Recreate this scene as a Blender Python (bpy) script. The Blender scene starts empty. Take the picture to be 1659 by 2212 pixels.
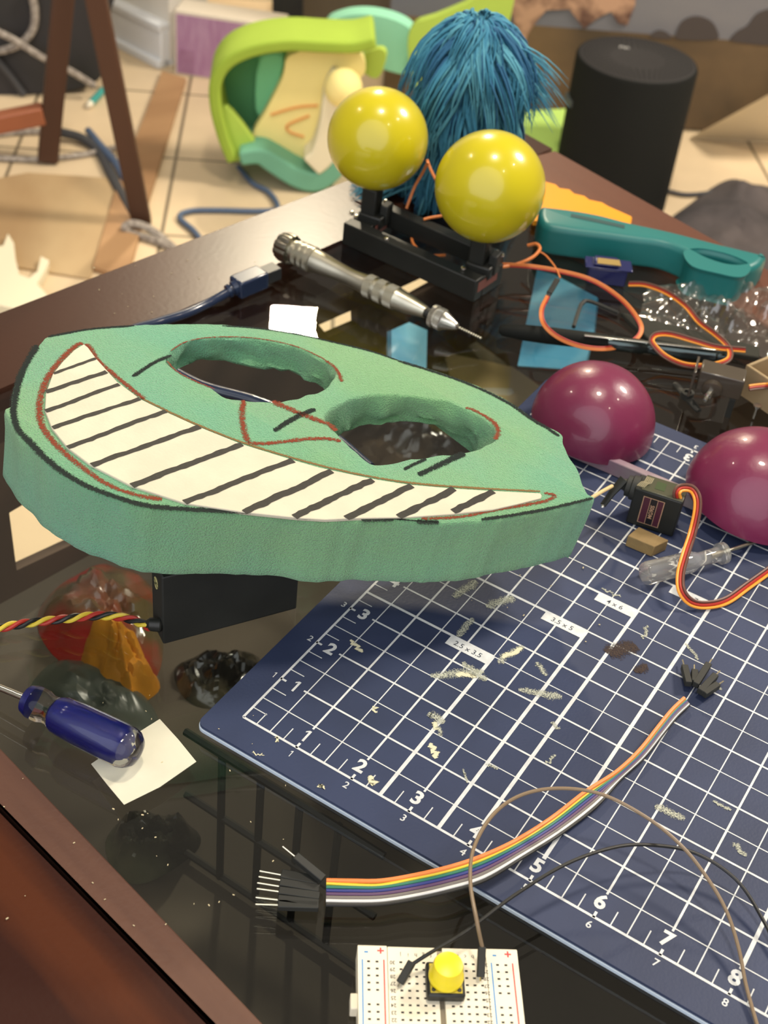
import bpy, math, random
from mathutils import Vector, Matrix, noise
from mathutils.geometry import tessellate_polygon
random.seed(7)
PI = math.pi
IN = 0.0254
ZT = 17.12 * IN            # height of the cutting mat's face above the floor; z = 0 in the inch frame below
ZF = -17.12                # floor, in inches
GL = -0.12                 # glass top, in inches
# ------------------------------------------------------------------ camera, world, lights, exposure
RM = [[0.84152692, 0.53256267, 0.09060602], [0.40389383, -0.50887562, -0.76020746], [-0.35875092, 0.67633025, -0.64333131]]
CP = Vector([7.95214, -11.20035, 15.86764])
FPX = 2900.0
RMm = Matrix(RM)
def M(v): return Vector((v[0]*IN, v[1]*IN, v[2]*IN + ZT))
cam_data = bpy.data.cameras.new('camera'); cam = bpy.data.objects.new('camera', cam_data)
bpy.context.scene.collection.objects.link(cam); bpy.context.scene.camera = cam
cam_data.sensor_fit = 'VERTICAL'; cam_data.sensor_height = 36.0; cam_data.lens = 36.0*FPX/2212.0
rot = Matrix((RMm[0], -RMm[1], -RMm[2])).transposed()
cam.matrix_world = Matrix.Translation(M(CP)) @ rot.to_4x4()
cam_data.clip_start = 0.02; cam_data.clip_end = 30
cam_data.dof.use_dof = True; cam_data.dof.focus_distance = 0.53; cam_data.dof.aperture_fstop = 17.0
sc = bpy.context.scene
sc.view_settings.view_transform = 'Standard'; sc.view_settings.look = 'None'
sc.view_settings.gamma = 1.0; sc.view_settings.use_curve_mapping = False
sc.view_settings.exposure = -0.22
world = bpy.data.worlds.new('room_light'); sc.world = world; world.use_nodes = True
wn = world.node_tree; wn.nodes.clear()
wo = wn.nodes.new('ShaderNodeOutputWorld'); wb = wn.nodes.new('ShaderNodeBackground')
wb.inputs[0].default_value = (0.60, 0.53, 0.43, 1); wb.inputs[1].default_value = 0.50
wn.links.new(wb.outputs[0], wo.inputs[0])
def light(name, kind, pos, power, size=0.05, target=None, color=(1,0.86,0.68), sy=None):
    d = bpy.data.lights.new(name, kind); d.energy = power; d.color = color
    if kind == 'AREA':
        d.size = size; d.shape = 'DISK'
        if sy: d.shape = 'RECTANGLE'; d.size_y = sy
    else: d.shadow_soft_size = size
    o = bpy.data.objects.new(name, d); sc.collection.objects.link(o); o.location = M(pos)
    if target is not None:
        o.rotation_euler = (M(target)-M(pos)).to_track_quat('-Z', 'Y').to_euler()
    return o
# the lamp whose mirror image shows in the glass, the room's ceiling lights, an added soft fill from the camera side
light('bright_lamp', 'AREA', (-57.5, 88.0, 59.5), 42, 0.13, (-6, 10, 0), (1, 0.86, 0.62), 0.085)
light('ceiling_light', 'AREA', (-2, 12, 86), 28, 0.22, (-2, 8, 0), (1, 0.88, 0.70))
light('ceiling_light', 'POINT', (44, 34, 74), 14, 0.05)
light('ceiling_light', 'POINT', (-62, 2, 70), 16, 0.05)
light('ceiling_light', 'POINT', (36, -4, 66), 8, 0.05)
light('back_room_light', 'AREA', (34, 74, 72), 85, 0.5, (-25, 62, -17), (1, 0.90, 0.76))
light('camera_fill_light', 'AREA', (28, -100, 66), 150, 5.0, (0, 8, 0), (0.93, 0.95, 1))

# ------------------------------------------------------------------ helpers
def at(px, py, z=0.0):
    d = RMm.transposed() @ Vector(((px-829.5)/FPX, (py-1106)/FPX, 1)); s = (z-CP.z)/d.z
    return CP + d*s
def atp(px, py, P0, n):
    d = RMm.transposed() @ Vector(((px-829.5)/FPX, (py-1106)/FPX, 1)); s = (P0-CP).dot(n)/d.dot(n)
    return CP + d*s
def srgb(r, g, b):
    f = lambda c: (c/255/12.92) if c/255 <= .04045 else ((c/255+.055)/1.055)**2.4
    return (f(r), f(g), f(b), 1)
MATS = {}
def mat(name, rgb=None, rough=.5, metal=0, var=0.0, vscale=20, bump=0, bscale=60, coat=0, alpha=None, trans=0, ior=1.45, stretch=None, rotz=0, rgb2=None, spec=.5, emit=None, sheen=0, detail=4, lo=.35, hi=.65):
    if name in MATS: return MATS[name]
    m = bpy.data.materials.new(name); m.use_nodes = True; MATS[name] = m
    nt = m.node_tree; b = nt.nodes['Principled BSDF']; c = srgb(*rgb)
    b.inputs['Base Color'].default_value = c; b.inputs['Roughness'].default_value = rough
    b.inputs['Metallic'].default_value = metal; b.inputs['Coat Weight'].default_value = coat
    b.inputs['Transmission Weight'].default_value = trans; b.inputs['IOR'].default_value = ior
    b.inputs['Specular IOR Level'].default_value = spec
    if sheen: b.inputs['Sheen Weight'].default_value = sheen
    if alpha is not None: b.inputs['Alpha'].default_value = alpha
    tc = nt.nodes.new('ShaderNodeTexCoord'); mp = nt.nodes.new('ShaderNodeMapping')
    nt.links.new(tc.outputs['Object'], mp.inputs[0]); mp.inputs['Rotation'].default_value = (0, 0, rotz)
    m['mapnode'] = mp.name
    if var or rgb2:
        mp2 = nt.nodes.new('ShaderNodeMapping'); nt.links.new(mp.outputs[0], mp2.inputs[0])
        mp2.inputs['Scale'].default_value = stretch or (1, 1, 1)
        n = nt.nodes.new('ShaderNodeTexNoise'); n.inputs['Scale'].default_value = vscale; n.inputs['Detail'].default_value = detail
        nt.links.new(mp2.outputs[0], n.inputs[0])
        cr = nt.nodes.new('ShaderNodeValToRGB'); nt.links.new(n.outputs[0], cr.inputs[0])
        cr.color_ramp.elements[0].position = lo; cr.color_ramp.elements[1].position = hi
        c1 = srgb(*rgb2) if rgb2 else tuple(max(0, x*(1-var)) for x in c[:3])+(1,)
        cr.color_ramp.elements[0].color = c1
        cr.color_ramp.elements[1].color = c if rgb2 else tuple(x*(1+var) for x in c[:3])+(1,)
        nt.links.new(cr.outputs[0], b.inputs['Base Color'])
    if bump:
        n = nt.nodes.new('ShaderNodeTexNoise'); n.inputs['Scale'].default_value = bscale; n.inputs['Detail'].default_value = 3
        nt.links.new(mp.outputs[0], n.inputs[0])
        bp = nt.nodes.new('ShaderNodeBump'); bp.inputs['Strength'].default_value = bump; bp.inputs['Distance'].default_value = 0.002
        nt.links.new(n.outputs[0], bp.inputs['Height']); nt.links.new(bp.outputs[0], b.inputs['Normal'])
    if emit: b.inputs['Emission Color'].default_value = srgb(*emit[:3]); b.inputs['Emission Strength'].default_value = emit[3]
    return m
def glassy(name, tint, rough=.03, body=0.0, bodycol=(200,200,200), bump=0, bscale=30, f0=.04):
    """thin clear sheet: transparent with a Fresnel-weighted gloss, plus a little diffuse body"""
    if name in MATS: return MATS[name]
    m = bpy.data.materials.new(name); m.use_nodes = True; MATS[name] = m; nt = m.node_tree; nt.nodes.clear()
    N = nt.nodes.new; L = nt.links.new
    out = N('ShaderNodeOutputMaterial'); tr = N('ShaderNodeBsdfTransparent'); gl = N('ShaderNodeBsdfGlossy'); df = N('ShaderNodeBsdfDiffuse')
    tr.inputs[0].default_value = tint + (1,); gl.inputs[0].default_value = (1, 1, 1, 1); gl.inputs['Roughness'].default_value = rough
    df.inputs[0].default_value = srgb(*bodycol)
    lw = N('ShaderNodeLayerWeight'); lw.inputs['Blend'].default_value = .5
    pw = N('ShaderNodeMath'); pw.operation = 'POWER'; L(lw.outputs['Facing'], pw.inputs[0]); pw.inputs[1].default_value = 5
    ma = N('ShaderNodeMath'); ma.operation = 'MULTIPLY_ADD'; L(pw.outputs[0], ma.inputs[0]); ma.inputs[1].default_value = 1-f0; ma.inputs[2].default_value = f0
    m1 = N('ShaderNodeMixShader'); m1.inputs[0].default_value = body; L(tr.outputs[0], m1.inputs[1]); L(df.outputs[0], m1.inputs[2])
    m2 = N('ShaderNodeMixShader'); L(ma.outputs[0], m2.inputs[0]); L(m1.outputs[0], m2.inputs[1]); L(gl.outputs[0], m2.inputs[2])
    L(m2.outputs[0], out.inputs[0])
    if bump:
        tc = N('ShaderNodeTexCoord'); n = N('ShaderNodeTexNoise'); n.inputs['Scale'].default_value = bscale; L(tc.outputs['Object'], n.inputs[0])
        bp = N('ShaderNodeBump'); bp.inputs['Strength'].default_value = bump; bp.inputs['Distance'].default_value = .01
        L(n.outputs[0], bp.inputs['Height']); L(bp.outputs[0], gl.inputs['Normal']); L(bp.outputs[0], lw.inputs['Normal'])
    return m
def marker(name, rgb, dens=.5):
    """crayon / felt stroke: coverage breaks up towards the stroke's edges (uv.y across the stroke)"""
    if name in MATS: return MATS[name]
    m = bpy.data.materials.new(name); m.use_nodes = True; MATS[name] = m; nt = m.node_tree
    N = nt.nodes.new; L = nt.links.new; b = nt.nodes['Principled BSDF']
    b.inputs['Base Color'].default_value = srgb(*rgb); b.inputs['Roughness'].default_value = .95; b.inputs['Specular IOR Level'].default_value = .1
    uv = N('ShaderNodeUVMap'); sp = N('ShaderNodeSeparateXYZ'); L(uv.outputs[0], sp.inputs[0])
    s1 = N('ShaderNodeMath'); s1.operation = 'SUBTRACT'; L(sp.outputs[1], s1.inputs[0]); s1.inputs[1].default_value = .5
    s2 = N('ShaderNodeMath'); s2.operation = 'ABSOLUTE'; L(s1.outputs[0], s2.inputs[0])
    s3 = N('ShaderNodeMath'); s3.operation = 'MULTIPLY'; L(s2.outputs[0], s3.inputs[0]); s3.inputs[1].default_value = 2
    s4 = N('ShaderNodeMath'); s4.operation = 'POWER'; L(s3.outputs[0], s4.inputs[0]); s4.inputs[1].default_value = 2
    tc = N('ShaderNodeTexCoord'); n = N('ShaderNodeTexNoise'); n.inputs['Scale'].default_value = 1500; n.inputs['Detail'].default_value = 2; L(tc.outputs['Object'], n.inputs[0])
    a = N('ShaderNodeMath'); a.operation = 'MULTIPLY_ADD'; L(s4.outputs[0], a.inputs[0]); a.inputs[1].default_value = -.75; a.inputs[2].default_value = dens+.42
    mr = N('ShaderNodeMapRange'); s5 = N('ShaderNodeMath'); s5.operation = 'SUBTRACT'; L(a.outputs[0], s5.inputs[0]); L(n.outputs[0], s5.inputs[1])
    L(s5.outputs[0], mr.inputs[0]); mr.inputs[1].default_value = -.10; mr.inputs[2].default_value = .22
    L(mr.outputs[0], b.inputs['Alpha'])
    return m
def spline(pts, seg=8, closed=False):
    P = [Vector(p) for p in pts]; n = len(P); out = []
    if n < 3: return P
    for i in range(n if closed else n-1):
        p0 = P[(i-1) % n] if (closed or i > 0) else P[0]*2-P[1]
        p1 = P[i]; p2 = P[(i+1) % n]
        p3 = P[(i+2) % n] if (closed or i+2 < n) else P[-1]*2-P[-2]
        for k in range(seg):
            t = k/seg
            out.append(.5*((2*p1)+(p2-p0)*t+(2*p0-5*p1+4*p2-p3)*t*t+(3*p1-p0-3*p2+p3)*t**3))
    if not closed: out.append(P[-1].copy())
    return out
class B:
    def __init__(s): s.v = []; s.f = []; s.m = []
    def add(s, vs, fs, m=0):
        o = len(s.v); s.v += [Vector(v) for v in vs]
        for f in fs: s.f.append([i+o for i in f]); s.m.append(m)
        return s
    def box(s, c, size, rz=0, m=0, rot=None):
        R_ = rot if rot is not None else Matrix.Rotation(rz, 3, 'Z'); c = Vector(c)
        hx, hy, hz = [k/2 for k in size]
        vs = [c+R_@Vector((x*hx, y*hy, z*hz)) for x in (-1, 1) for y in (-1, 1) for z in (-1, 1)]
        return s.add(vs, [(0,1,3,2), (4,6,7,5), (0,4,5,1), (2,3,7,6), (0,2,6,4), (1,5,7,3)], m)
    def prism(s, poly, z0, z1, m=0, holes=(), mt=None):
        """poly: list of points (z ignored); vertical extrusion between z0 and z1"""
        loops = [list(poly)]+[list(h) for h in holes]
        tris = tessellate_polygon([[Vector((p[0], p[1], 0)) for p in l] for l in loops])
        flat = [p for l in loops for p in l]; n = len(flat)
        vs = [Vector((p[0], p[1], z0)) for p in flat]+[Vector((p[0], p[1], z1)) for p in flat]
        fs = []; ms = []
        for t in tris:
            a, b_, c = [flat[i] for i in t]
            cr = (b_[0]-a[0])*(c[1]-a[1])-(b_[1]-a[1])*(c[0]-a[0])
            t = list(t) if cr > 0 else list(reversed(t))
            fs.append([i+n for i in t]); ms.append(m if mt is None else mt); fs.append(list(reversed(t))); ms.append(m)
        k = 0
        for l in loops:
            L = len(l)
            for i in range(L):
                j = (i+1) % L; fs.append([k+i, k+j, n+k+j, n+k+i]); ms.append(m)
            k += L
        o = len(s.v); s.v += vs
        for f, mm in zip(fs, ms): s.f.append([i+o for i in f]); s.m.append(mm)
        return s
    def slab(s, pts, nrm, th, m=0):
        """planar outline pts (3-D) thickened by th along -nrm"""
        nrm = Vector(nrm).normalized(); t1 = nrm.orthogonal().normalized(); t2 = nrm.cross(t1)
        tris = tessellate_polygon([[Vector((p.dot(t1), p.dot(t2), 0)) for p in pts]])
        n = len(pts); vs = list(pts)+[p-nrm*th for p in pts]; fs = []
        for t in tris: fs.append(list(t)); fs.append([i+n for i in reversed(t)])
        for i in range(n): j = (i+1) % n; fs.append([i, i+n, j+n, j])
        return s.add(vs, fs, m)
    def tube(s, pts, r, n=8, m=0, cap=True, flat=1.0, closed=False):
        P = [Vector(p) for p in pts]; N_ = len(P); rr = r if isinstance(r, (list, tuple)) else [r]*N_
        T = []
        for i in range(N_):
            a = P[(i-1) % N_] if (closed or i) else P[0]; b_ = P[(i+1) % N_] if (closed or i < N_-1) else P[-1]
            t = (b_-a); T.append(t.normalized() if t.length > 1e-9 else Vector((0, 0, 1)))
        u = Vector((0, 0, 1)); u = (u-T[0]*u.dot(T[0])); u = u.normalized() if u.length > 1e-3 else T[0].orthogonal().normalized()
        vs = []
        for i in range(N_):
            u = (u-T[i]*u.dot(T[i])); u = u.normalized() if u.length > 1e-6 else T[i].orthogonal().normalized()
            w = T[i].cross(u)
            for k in range(n):
                a = 2*math.pi*k/n; vs.append(P[i]+(u*math.cos(a)*flat+w*math.sin(a))*rr[i])
        fs = []
        for i in range(N_ if closed else N_-1):
            j = (i+1) % N_
            for k in range(n): fs.append([i*n+k, i*n+(k+1) % n, j*n+(k+1) % n, j*n+k])
        if cap and not closed: fs.append(list(range(n))[::-1]); fs.append([(N_-1)*n+k for k in range(n)])
        return s.add(vs, fs, m)
    def lathe(s, p0, p1, prof, n=32, m=0, flute=None):
        """prof: [(t along p0->p1 in inches, radius)]; flute: fn(angle, t) -> radius factor"""
        p0 = Vector(p0); ax = (Vector(p1)-p0).normalized(); u = ax.orthogonal().normalized(); w = ax.cross(u); vs = []
        for (t, r) in prof:
            for k in range(n):
                a = 2*math.pi*k/n; q = r*(flute(a, t) if flute else 1); vs.append(p0+ax*t+(u*math.cos(a)+w*math.sin(a))*q)
        fs = []
        for i in range(len(prof)-1):
            for k in range(n): fs.append([i*n+k, i*n+(k+1) % n, (i+1)*n+(k+1) % n, (i+1)*n+k])
        fs.append(list(range(n))[::-1]); fs.append([(len(prof)-1)*n+k for k in range(n)])
        return s.add(vs, fs, m)
    def sphere(s, c, r, n=48, m=0):
        c = Vector(c); prof = []
        for i in range(1, n//2): a = math.pi*i/(n//2); prof.append((r-r*math.cos(a), r*math.sin(a)))
        prof = [(0.0, 0.001)]+prof+[(2*r, 0.001)]
        return s.lathe(c-Vector((0, 0, r)), c+Vector((0, 0, r)), prof, n, m)
    def build(s, name, mats, root=None, origin=None, bevel=0, seg=2, angle=35, smooth=True, flip=True):
        o3 = Vector(root['o3']) if root is not None else Vector(origin if origin is not None else (0, 0, 0))
        me = bpy.data.meshes.new(name)
        me.from_pydata([((v-o3)*IN)[:] for v in s.v], [], s.f)
        if not isinstance(mats, (list, tuple)): mats = [mats]
        for q in mats: me.materials.append(q)
        for p, k in zip(me.polygons, s.m): p.material_index = k
        me.update()
        if flip:
            import bmesh
            bm = bmesh.new(); bm.from_mesh(me); bmesh.ops.recalc_face_normals(bm, faces=bm.faces); bm.to_mesh(me); bm.free()
        if smooth:
            me.polygons.foreach_set('use_smooth', [True]*len(me.polygons)); me.set_sharp_from_angle(angle=math.radians(angle))
        ob = bpy.data.objects.new(name, me); sc.collection.objects.link(ob)
        ob['o3'] = list(o3)
        if root is not None: ob.parent = root
        else: ob.location = M(o3)
        if bevel:
            md = ob.modifiers.new('bevel', 'BEVEL'); md.width = bevel*IN; md.segments = seg; md.limit_method = 'ANGLE'; md.angle_limit = math.radians(40)
        return ob
def thing(name, label, cat, loc, group=None):
    o = bpy.data.objects.new(name, None); sc.collection.objects.link(o); o.location = M(loc); o['o3'] = list(loc)
    o['label'] = label; o['category'] = cat; o.empty_display_size = .01
    if group: o['group'] = group
    return o
def tag(o, label, cat, group=None, kind=None):
    o['label'] = label; o['category'] = cat
    if group: o['group'] = group
    if kind: o['kind'] = kind
    return o
def struct(o): o['kind'] = 'structure'; return o
def ribbons(name, strokes, m, root, nrm=Vector((0, 0, 1))):
    """strokes: [(points, width)] -> one mesh of flat strokes carrying uv across the width"""
    o3 = Vector(root['o3']); vs = []; fs = []; uvs = []
    for pts, w in strokes:
        P = [Vector(p) for p in pts]; n = len(P); o = len(vs)
        for i in range(n):
            t = (P[min(i+1, n-1)]-P[max(i-1, 0)]).normalized(); s_ = t.cross(nrm).normalized()
            ww = w*(.55 if i in (0, n-1) else 1)*(1+.25*noise.noise(P[i]*2.3))
            for k in range(5): vs.append(P[i]+s_*ww*(k/4-.5))
        for i in range(n-1):
            for k in range(4):
                fs.append([o+i*5+k, o+i*5+k+1, o+(i+1)*5+k+1, o+(i+1)*5+k]); uvs.append([(0, k/4), (0, (k+1)/4), (1, (k+1)/4), (1, k/4)])
    me = bpy.data.meshes.new(name); me.from_pydata([((v-o3)*IN)[:] for v in vs], [], fs); me.materials.append(m)
    ul = me.uv_layers.new(name='UVMap')
    for p, q in zip(me.polygons, uvs):
        for li, c in zip(p.loop_indices, q): ul.data[li].uv = c
    ob = bpy.data.objects.new(name, me); sc.collection.objects.link(ob); ob.parent = root; ob['o3'] = list(o3)
    return ob
def text_into(b, txt, pos, h, ang=0, m=0, bold=0.0, ax=None, ay=None, squash=1.0, align='CENTER'):
    """add flat lettering to builder b; pos centre, h capital height in inches; ax/ay = in-plane axes"""
    if txt == '1':
        if ax is None: ax = Vector((math.cos(ang), math.sin(ang), 0)); ay = Vector((-math.sin(ang), math.cos(ang), 0))
        t_ = .16 if bold > .008 else .11; pos = Vector(pos)
        b.add([pos+ax*(x*h)+ay*(y*h) for x, y in ((.02, .5), (.02+t_, .5), (.02+t_, -.5), (.02, -.5), (-.16, .34), (-.16, .22), (.02, .34))], [(0, 3, 2, 1), (0, 4, 5, 6)], m); return
    cu = bpy.data.curves.new('t', 'FONT'); cu.body = txt; cu.size = h/0.7; cu.align_x = align; cu.align_y = 'CENTER'; cu.offset = bold; cu.resolution_u = 3
    ob = bpy.data.objects.new('t', cu); sc.collection.objects.link(ob)
    dg = bpy.context.evaluated_depsgraph_get(); me = ob.evaluated_get(dg).to_mesh()
    if ax is None: ax = Vector((math.cos(ang), math.sin(ang), 0)); ay = Vector((-math.sin(ang), math.cos(ang), 0))
    pos = Vector(pos)
    b.add([pos+ax*(v.co.x*squash)+ay*v.co.y for v in me.vertices], [list(p.vertices) for p in me.polygons], m)
    ob.evaluated_get(dg).to_mesh_clear(); bpy.data.objects.remove(ob); bpy.data.curves.remove(cu)
def slab_holes(pts, nrm, th, holes):
    nrm = Vector(nrm).normalized(); t1_ = nrm.orthogonal().normalized(); t2_ = nrm.cross(t1_); b = B(); loops = [pts]+holes; flat = [p for l in loops for p in l]; n = len(flat)
    tris = tessellate_polygon([[Vector((p.dot(t1_), p.dot(t2_), 0)) for p in l] for l in loops]); fs = []
    for t in tris: fs.append(list(t)); fs.append([i+n for i in reversed(t)])
    k = 0
    for l in loops:
        L = len(l)
        for i in range(L): j = (i+1) % L; fs.append([k+i, k+i+n, k+j+n, k+j])
        k += L
    return b.add(flat+[p-nrm*th for p in flat], fs)
def rounded_prism(poly, z0, z1, rt, rb, holes=(), m=0, steps=5, rh=.07):
    b = B(); loops = [list(poly)]+[list(h) for h in holes]; lev = []
    for k in range(steps+1): a = PI/2*k/steps; lev.append((z1-rt*(1-math.sin(PI/2-a)) if False else z1-rt*(1-math.cos(a)), rt*(1-math.sin(a))))
    for k in range(steps+1): a = PI/2*k/steps; lev.append((z0+rb*(1-math.sin(a)), rb*(1-math.cos(a))))
    rings = []
    for li, l in enumerate(loops):
        n = len(l); area = sum(l[i].x*l[(i+1) % n].y-l[(i+1) % n].x*l[i].y for i in range(n)); sg = (1 if area > 0 else -1)*(1 if li == 0 else -1)
        nr = []
        for i in range(n):
            d = (l[(i+1) % n]-l[i-1]); d.z = 0; d.normalize(); nr.append(Vector((d.y, -d.x, 0))*sg)
        rings.append([[Vector((l[i].x, l[i].y, z))-nr[i]*(ins if li == 0 else min(ins, rh)) for i in range(n)] for z, ins in lev])
    st = []
    for rr in rings:
        s_ = []; n = len(rr[0])
        for ring in rr: s_.append(len(b.v)); b.v += ring
        st.append(s_)
        for k in range(len(rr)-1):
            for i in range(n): j = (i+1) % n; b.f.append([s_[k]+i, s_[k]+j, s_[k+1]+j, s_[k+1]+i]); b.m.append(m)
    for lv in (0, len(lev)-1):
        tris = tessellate_polygon([[Vector((p.x, p.y, 0)) for p in rr[lv]] for rr in rings]); idx = []
        for rr, s_ in zip(rings, st): idx += [s_[lv]+i for i in range(len(rr[lv]))]
        for t in tris: b.f.append([idx[i] for i in t]); b.m.append(m)
    return b
def line_isect(a, b, c, d):
    x1, y1, x2, y2, x3, y3, x4, y4 = a[0], a[1], b[0], b[1], c[0], c[1], d[0], d[1]
    D = (x1-x2)*(y3-y4)-(y1-y2)*(x3-x4); p = x1*y2-y1*x2; q = x3*y4-y3*x4
    return Vector(((p*(x3-x4)-(x1-x2)*q)/D, (p*(y3-y4)-(y1-y2)*q)/D, 0))
# ------------------------------------------------------------------ floor
FUx, FUy = .826, .563
FANG = math.atan2(FUy, FUx)
def fuv(p): return (p.x*FUx+p.y*FUy, -p.x*FUy+p.y*FUx)
g1 = fuv(at(1480, 282, ZF)); g2 = fuv(at(350, 340, ZF)); g3 = fuv(at(1635, 340, ZF))
vp = (g1[1]-g2[1])/max(1, round((g1[1]-g2[1])/16.0))
def floor_material():
    m = mat('beige_tile', (206, 184, 150), rough=.42, var=.13, vscale=5, bump=0); nt = m.node_tree; N = nt.nodes.new; L = nt.links.new
    b = nt.nodes['Principled BSDF']; base = b.inputs['Base Color'].links[0].from_socket
    mp = nt.nodes[m['mapnode']]; sp = N('ShaderNodeSeparateXYZ'); mp.inputs['Rotation'].default_value = (0, 0, -FANG); L(mp.outputs[0], sp.inputs[0])
    fac = None
    for ax, off in ((0, g3[0]), (1, g1[1])):
        a = N('ShaderNodeMath'); a.operation = 'SUBTRACT'; L(sp.outputs[ax], a.inputs[0]); a.inputs[1].default_value = off*IN
        d = N('ShaderNodeMath'); d.operation = 'DIVIDE'; L(a.outputs[0], d.inputs[0]); d.inputs[1].default_value = vp*IN
        p = N('ShaderNodeMath'); p.operation = 'PINGPONG'; L(d.outputs[0], p.inputs[0]); p.inputs[1].default_value = .5
        c = N('ShaderNodeMath'); c.operation = 'LESS_THAN'; L(p.outputs[0], c.inputs[0]); c.inputs[1].default_value = .011
        if fac is None: fac = c
        else:
            x = N('ShaderNodeMath'); x.operation = 'MAXIMUM'; L(fac.outputs[0], x.inputs[0]); L(c.outputs[0], x.inputs[1]); fac = x
    mx = N('ShaderNodeMix'); mx.data_type = 'RGBA'; L(fac.outputs[0], mx.inputs['Factor']); L(base, mx.inputs['A']); mx.inputs['B'].default_value = srgb(112, 98, 76)
    L(mx.outputs['Result'], b.inputs['Base Color']); return m
struct(B().box((-20, 60, ZF-.5), (260, 260, 1)).build('floor', floor_material(), smooth=False))
# walls beyond the floor: a skirting-boarded wall on the left and the wall behind
wp0 = at(250, 95, ZF); wp1 = at(345, 143, ZF); wd = (wp1-wp0).normalized(); wn_ = Vector((-wd.y, wd.x, 0))
wangle = math.atan2(wd.y, wd.x)
wallm = mat('wall_paint', (226, 220, 208), rough=.8, var=.04, vscale=3)
c_ = wp0-wd*22.5+wn_*2.0; 
struct(B().box((c_.x+wd.x*0, c_.y+wd.y*0, ZF+24), (54, 3, 48), wangle).build('wall_left', wallm, smooth=False))
c_ = wp0-wd*22.5+wn_*.2
struct(B().box((c_.x, c_.y, ZF+1.1), (54, .7, 2.2), wangle).box((c_.x, c_.y, ZF+2.4), (54, .9, .45), wangle).box((c_.x, c_.y, ZF+.25), (54, 1.2, .5), wangle).build('baseboard_left', mat('skirting_paint', (226, 228, 230), rough=.5), bevel=.08))
bu = Vector((FUx, FUy, 0)); bn = Vector((-FUy, FUx, 0))
bp0 = wp1+bn*6+bu*12.5
struct(B().box((bp0.x-8, bp0.y+3, ZF+20), (32, 1.5, 40), FANG).build('wall_back', mat('wall_paint_cream', (214, 200, 168), rough=.8, var=.04, vscale=3), smooth=False))

# ------------------------------------------------------------------ coffee table
wood_top = mat('dark_stained_wood', (66, 38, 27), rough=.30, spec=.3, rgb2=(46, 27, 20), vscale=9, stretch=(1, .12, 1), rotz=-.2, bump=.018, bscale=350, lo=.3, hi=.7)
wood_red = mat('reddish_brown_wood', (112, 66, 44), rough=.4, rgb2=(84, 48, 34), vscale=9, stretch=(.1, 1, 1), rotz=.32, bump=.05, bscale=300, lo=.3, hi=.7)
wood_strip = mat('worn_brown_wood', (92, 63, 50), rough=.5, spec=.35, rgb2=(76, 50, 41), vscale=60, stretch=(.1, 1, 1), rotz=.22, bump=.08, bscale=400)
wood_front = mat('mahogany_grain', (74, 36, 18), rough=.55, spec=.15, rgb2=(46, 20, 13), vscale=22, stretch=(.14, 1, 1), rotz=.24, bump=.08, bscale=500, lo=.46, hi=.60, detail=5)
gap_m = mat('shadow_gap_black', (18, 15, 12), rough=.9)
Lo = (Vector((-10.91, 5.95, 0)), Vector((-7.49, 22.33, 0))); Li = (Vector((-8.95, 3.94, 0)), Vector((-7.12, 13.66, 0)))
Ro = (Vector((-7.49, 22.33, 0)), Vector((1.62, 19.35, 0)))
rd = (Ro[1]-Ro[0]).normalized(); rn = Vector((rd.y, -rd.x, 0))      # into the table
Ri = (Ro[0]+rn*2.15, Ro[1]+rn*2.15)
Fi = (Vector((-2.53, -2.58, 0)), Vector((3.18, -3.85, 0))); fd = (Fi[1]-Fi[0]).normalized(); fn = Vector((fd.y, -fd.x, 0))
g_a = at(0, 1738, -.1); g_b = at(465, 2212, -.1)
Fg = (g_a, g_b); Fe = (Fi[0]+fn*6.5, Fi[1]+fn*6.5)
XR = (Vector((22, -30, 0)), Vector((29, 30, 0))); XR2 = (Vector((19.8, -30, 0)), Vector((26.8, 30, 0)))
I_ = line_isect
table = thing('coffee_table', 'dark wooden coffee table with an inset glass top', 'table', (4, 8, ZF))
zt = GL+.07
K = Ro[0]; gapA = K+rd*2.05; gl = I_((gapA), gapA+(Lo[1]-Lo[0]), *Ri)
# left rail runs the whole length, the back rail butts against it
B().prism([I_(*Lo, *Fg), K, K+rd*2.0, I_(K+rd*2.0, K+rd*2.0-Vector((.45,2.15,0)), *Ri), I_(*Li, *Ri), I_(*Li, *Fg)], zt-1.3, zt).build('table_rail', wood_top, table, bevel=.07)
o = B().prism([K+rd*2.1, I_(*Ro, *XR), I_(*Ri, *XR), I_(*Ri, *Ri) if False else gapA+rn*2.15-Vector((.1, 0, 0))], zt-1.3, zt).build('table_rail', wood_red, table, bevel=.07); o['label'] = 'reddish back rail'
B().prism([I_(*Ri, *XR2), I_(*Ro, *XR), I_(*Fg, *XR), I_(*Fg, *XR2)], zt-1.3, zt-.001).build('table_rail', wood_red, table, bevel=.07)
o = B().prism([I_(*Fi, *Li), I_(*Fi, *XR), I_(*Fg, *XR), I_(*Fg, *Li)], zt-1.3, zt).build('table_rail', wood_strip, table, bevel=.03); o['label'] = 'narrow worn front strip'
fo = fn*.09
o = B().prism([I_(Fg[0]+fo, Fg[1]+fo, *Lo), I_(Fg[0]+fo, Fg[1]+fo, *XR), I_(*Fe, *XR), I_(*Fe, *Lo)], zt-1.2, zt-.01).build('front_board', wood_front, table, bevel=.05); o['label'] = 'red-brown board with figured grain'
B().prism([I_(*Fg, *Lo), I_(*Fg, *XR), I_(Fg[0]+fo*1.4, Fg[1]+fo*1.4, *XR), I_(Fg[0]+fo*1.4, Fg[1]+fo*1.4, *Lo)], zt-1.1, zt-.25).build('groove', gap_m, table)
glass_m = glassy('table_glass', (.95, .96, .94), rough=.006, f0=.045)
e = .25
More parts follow.
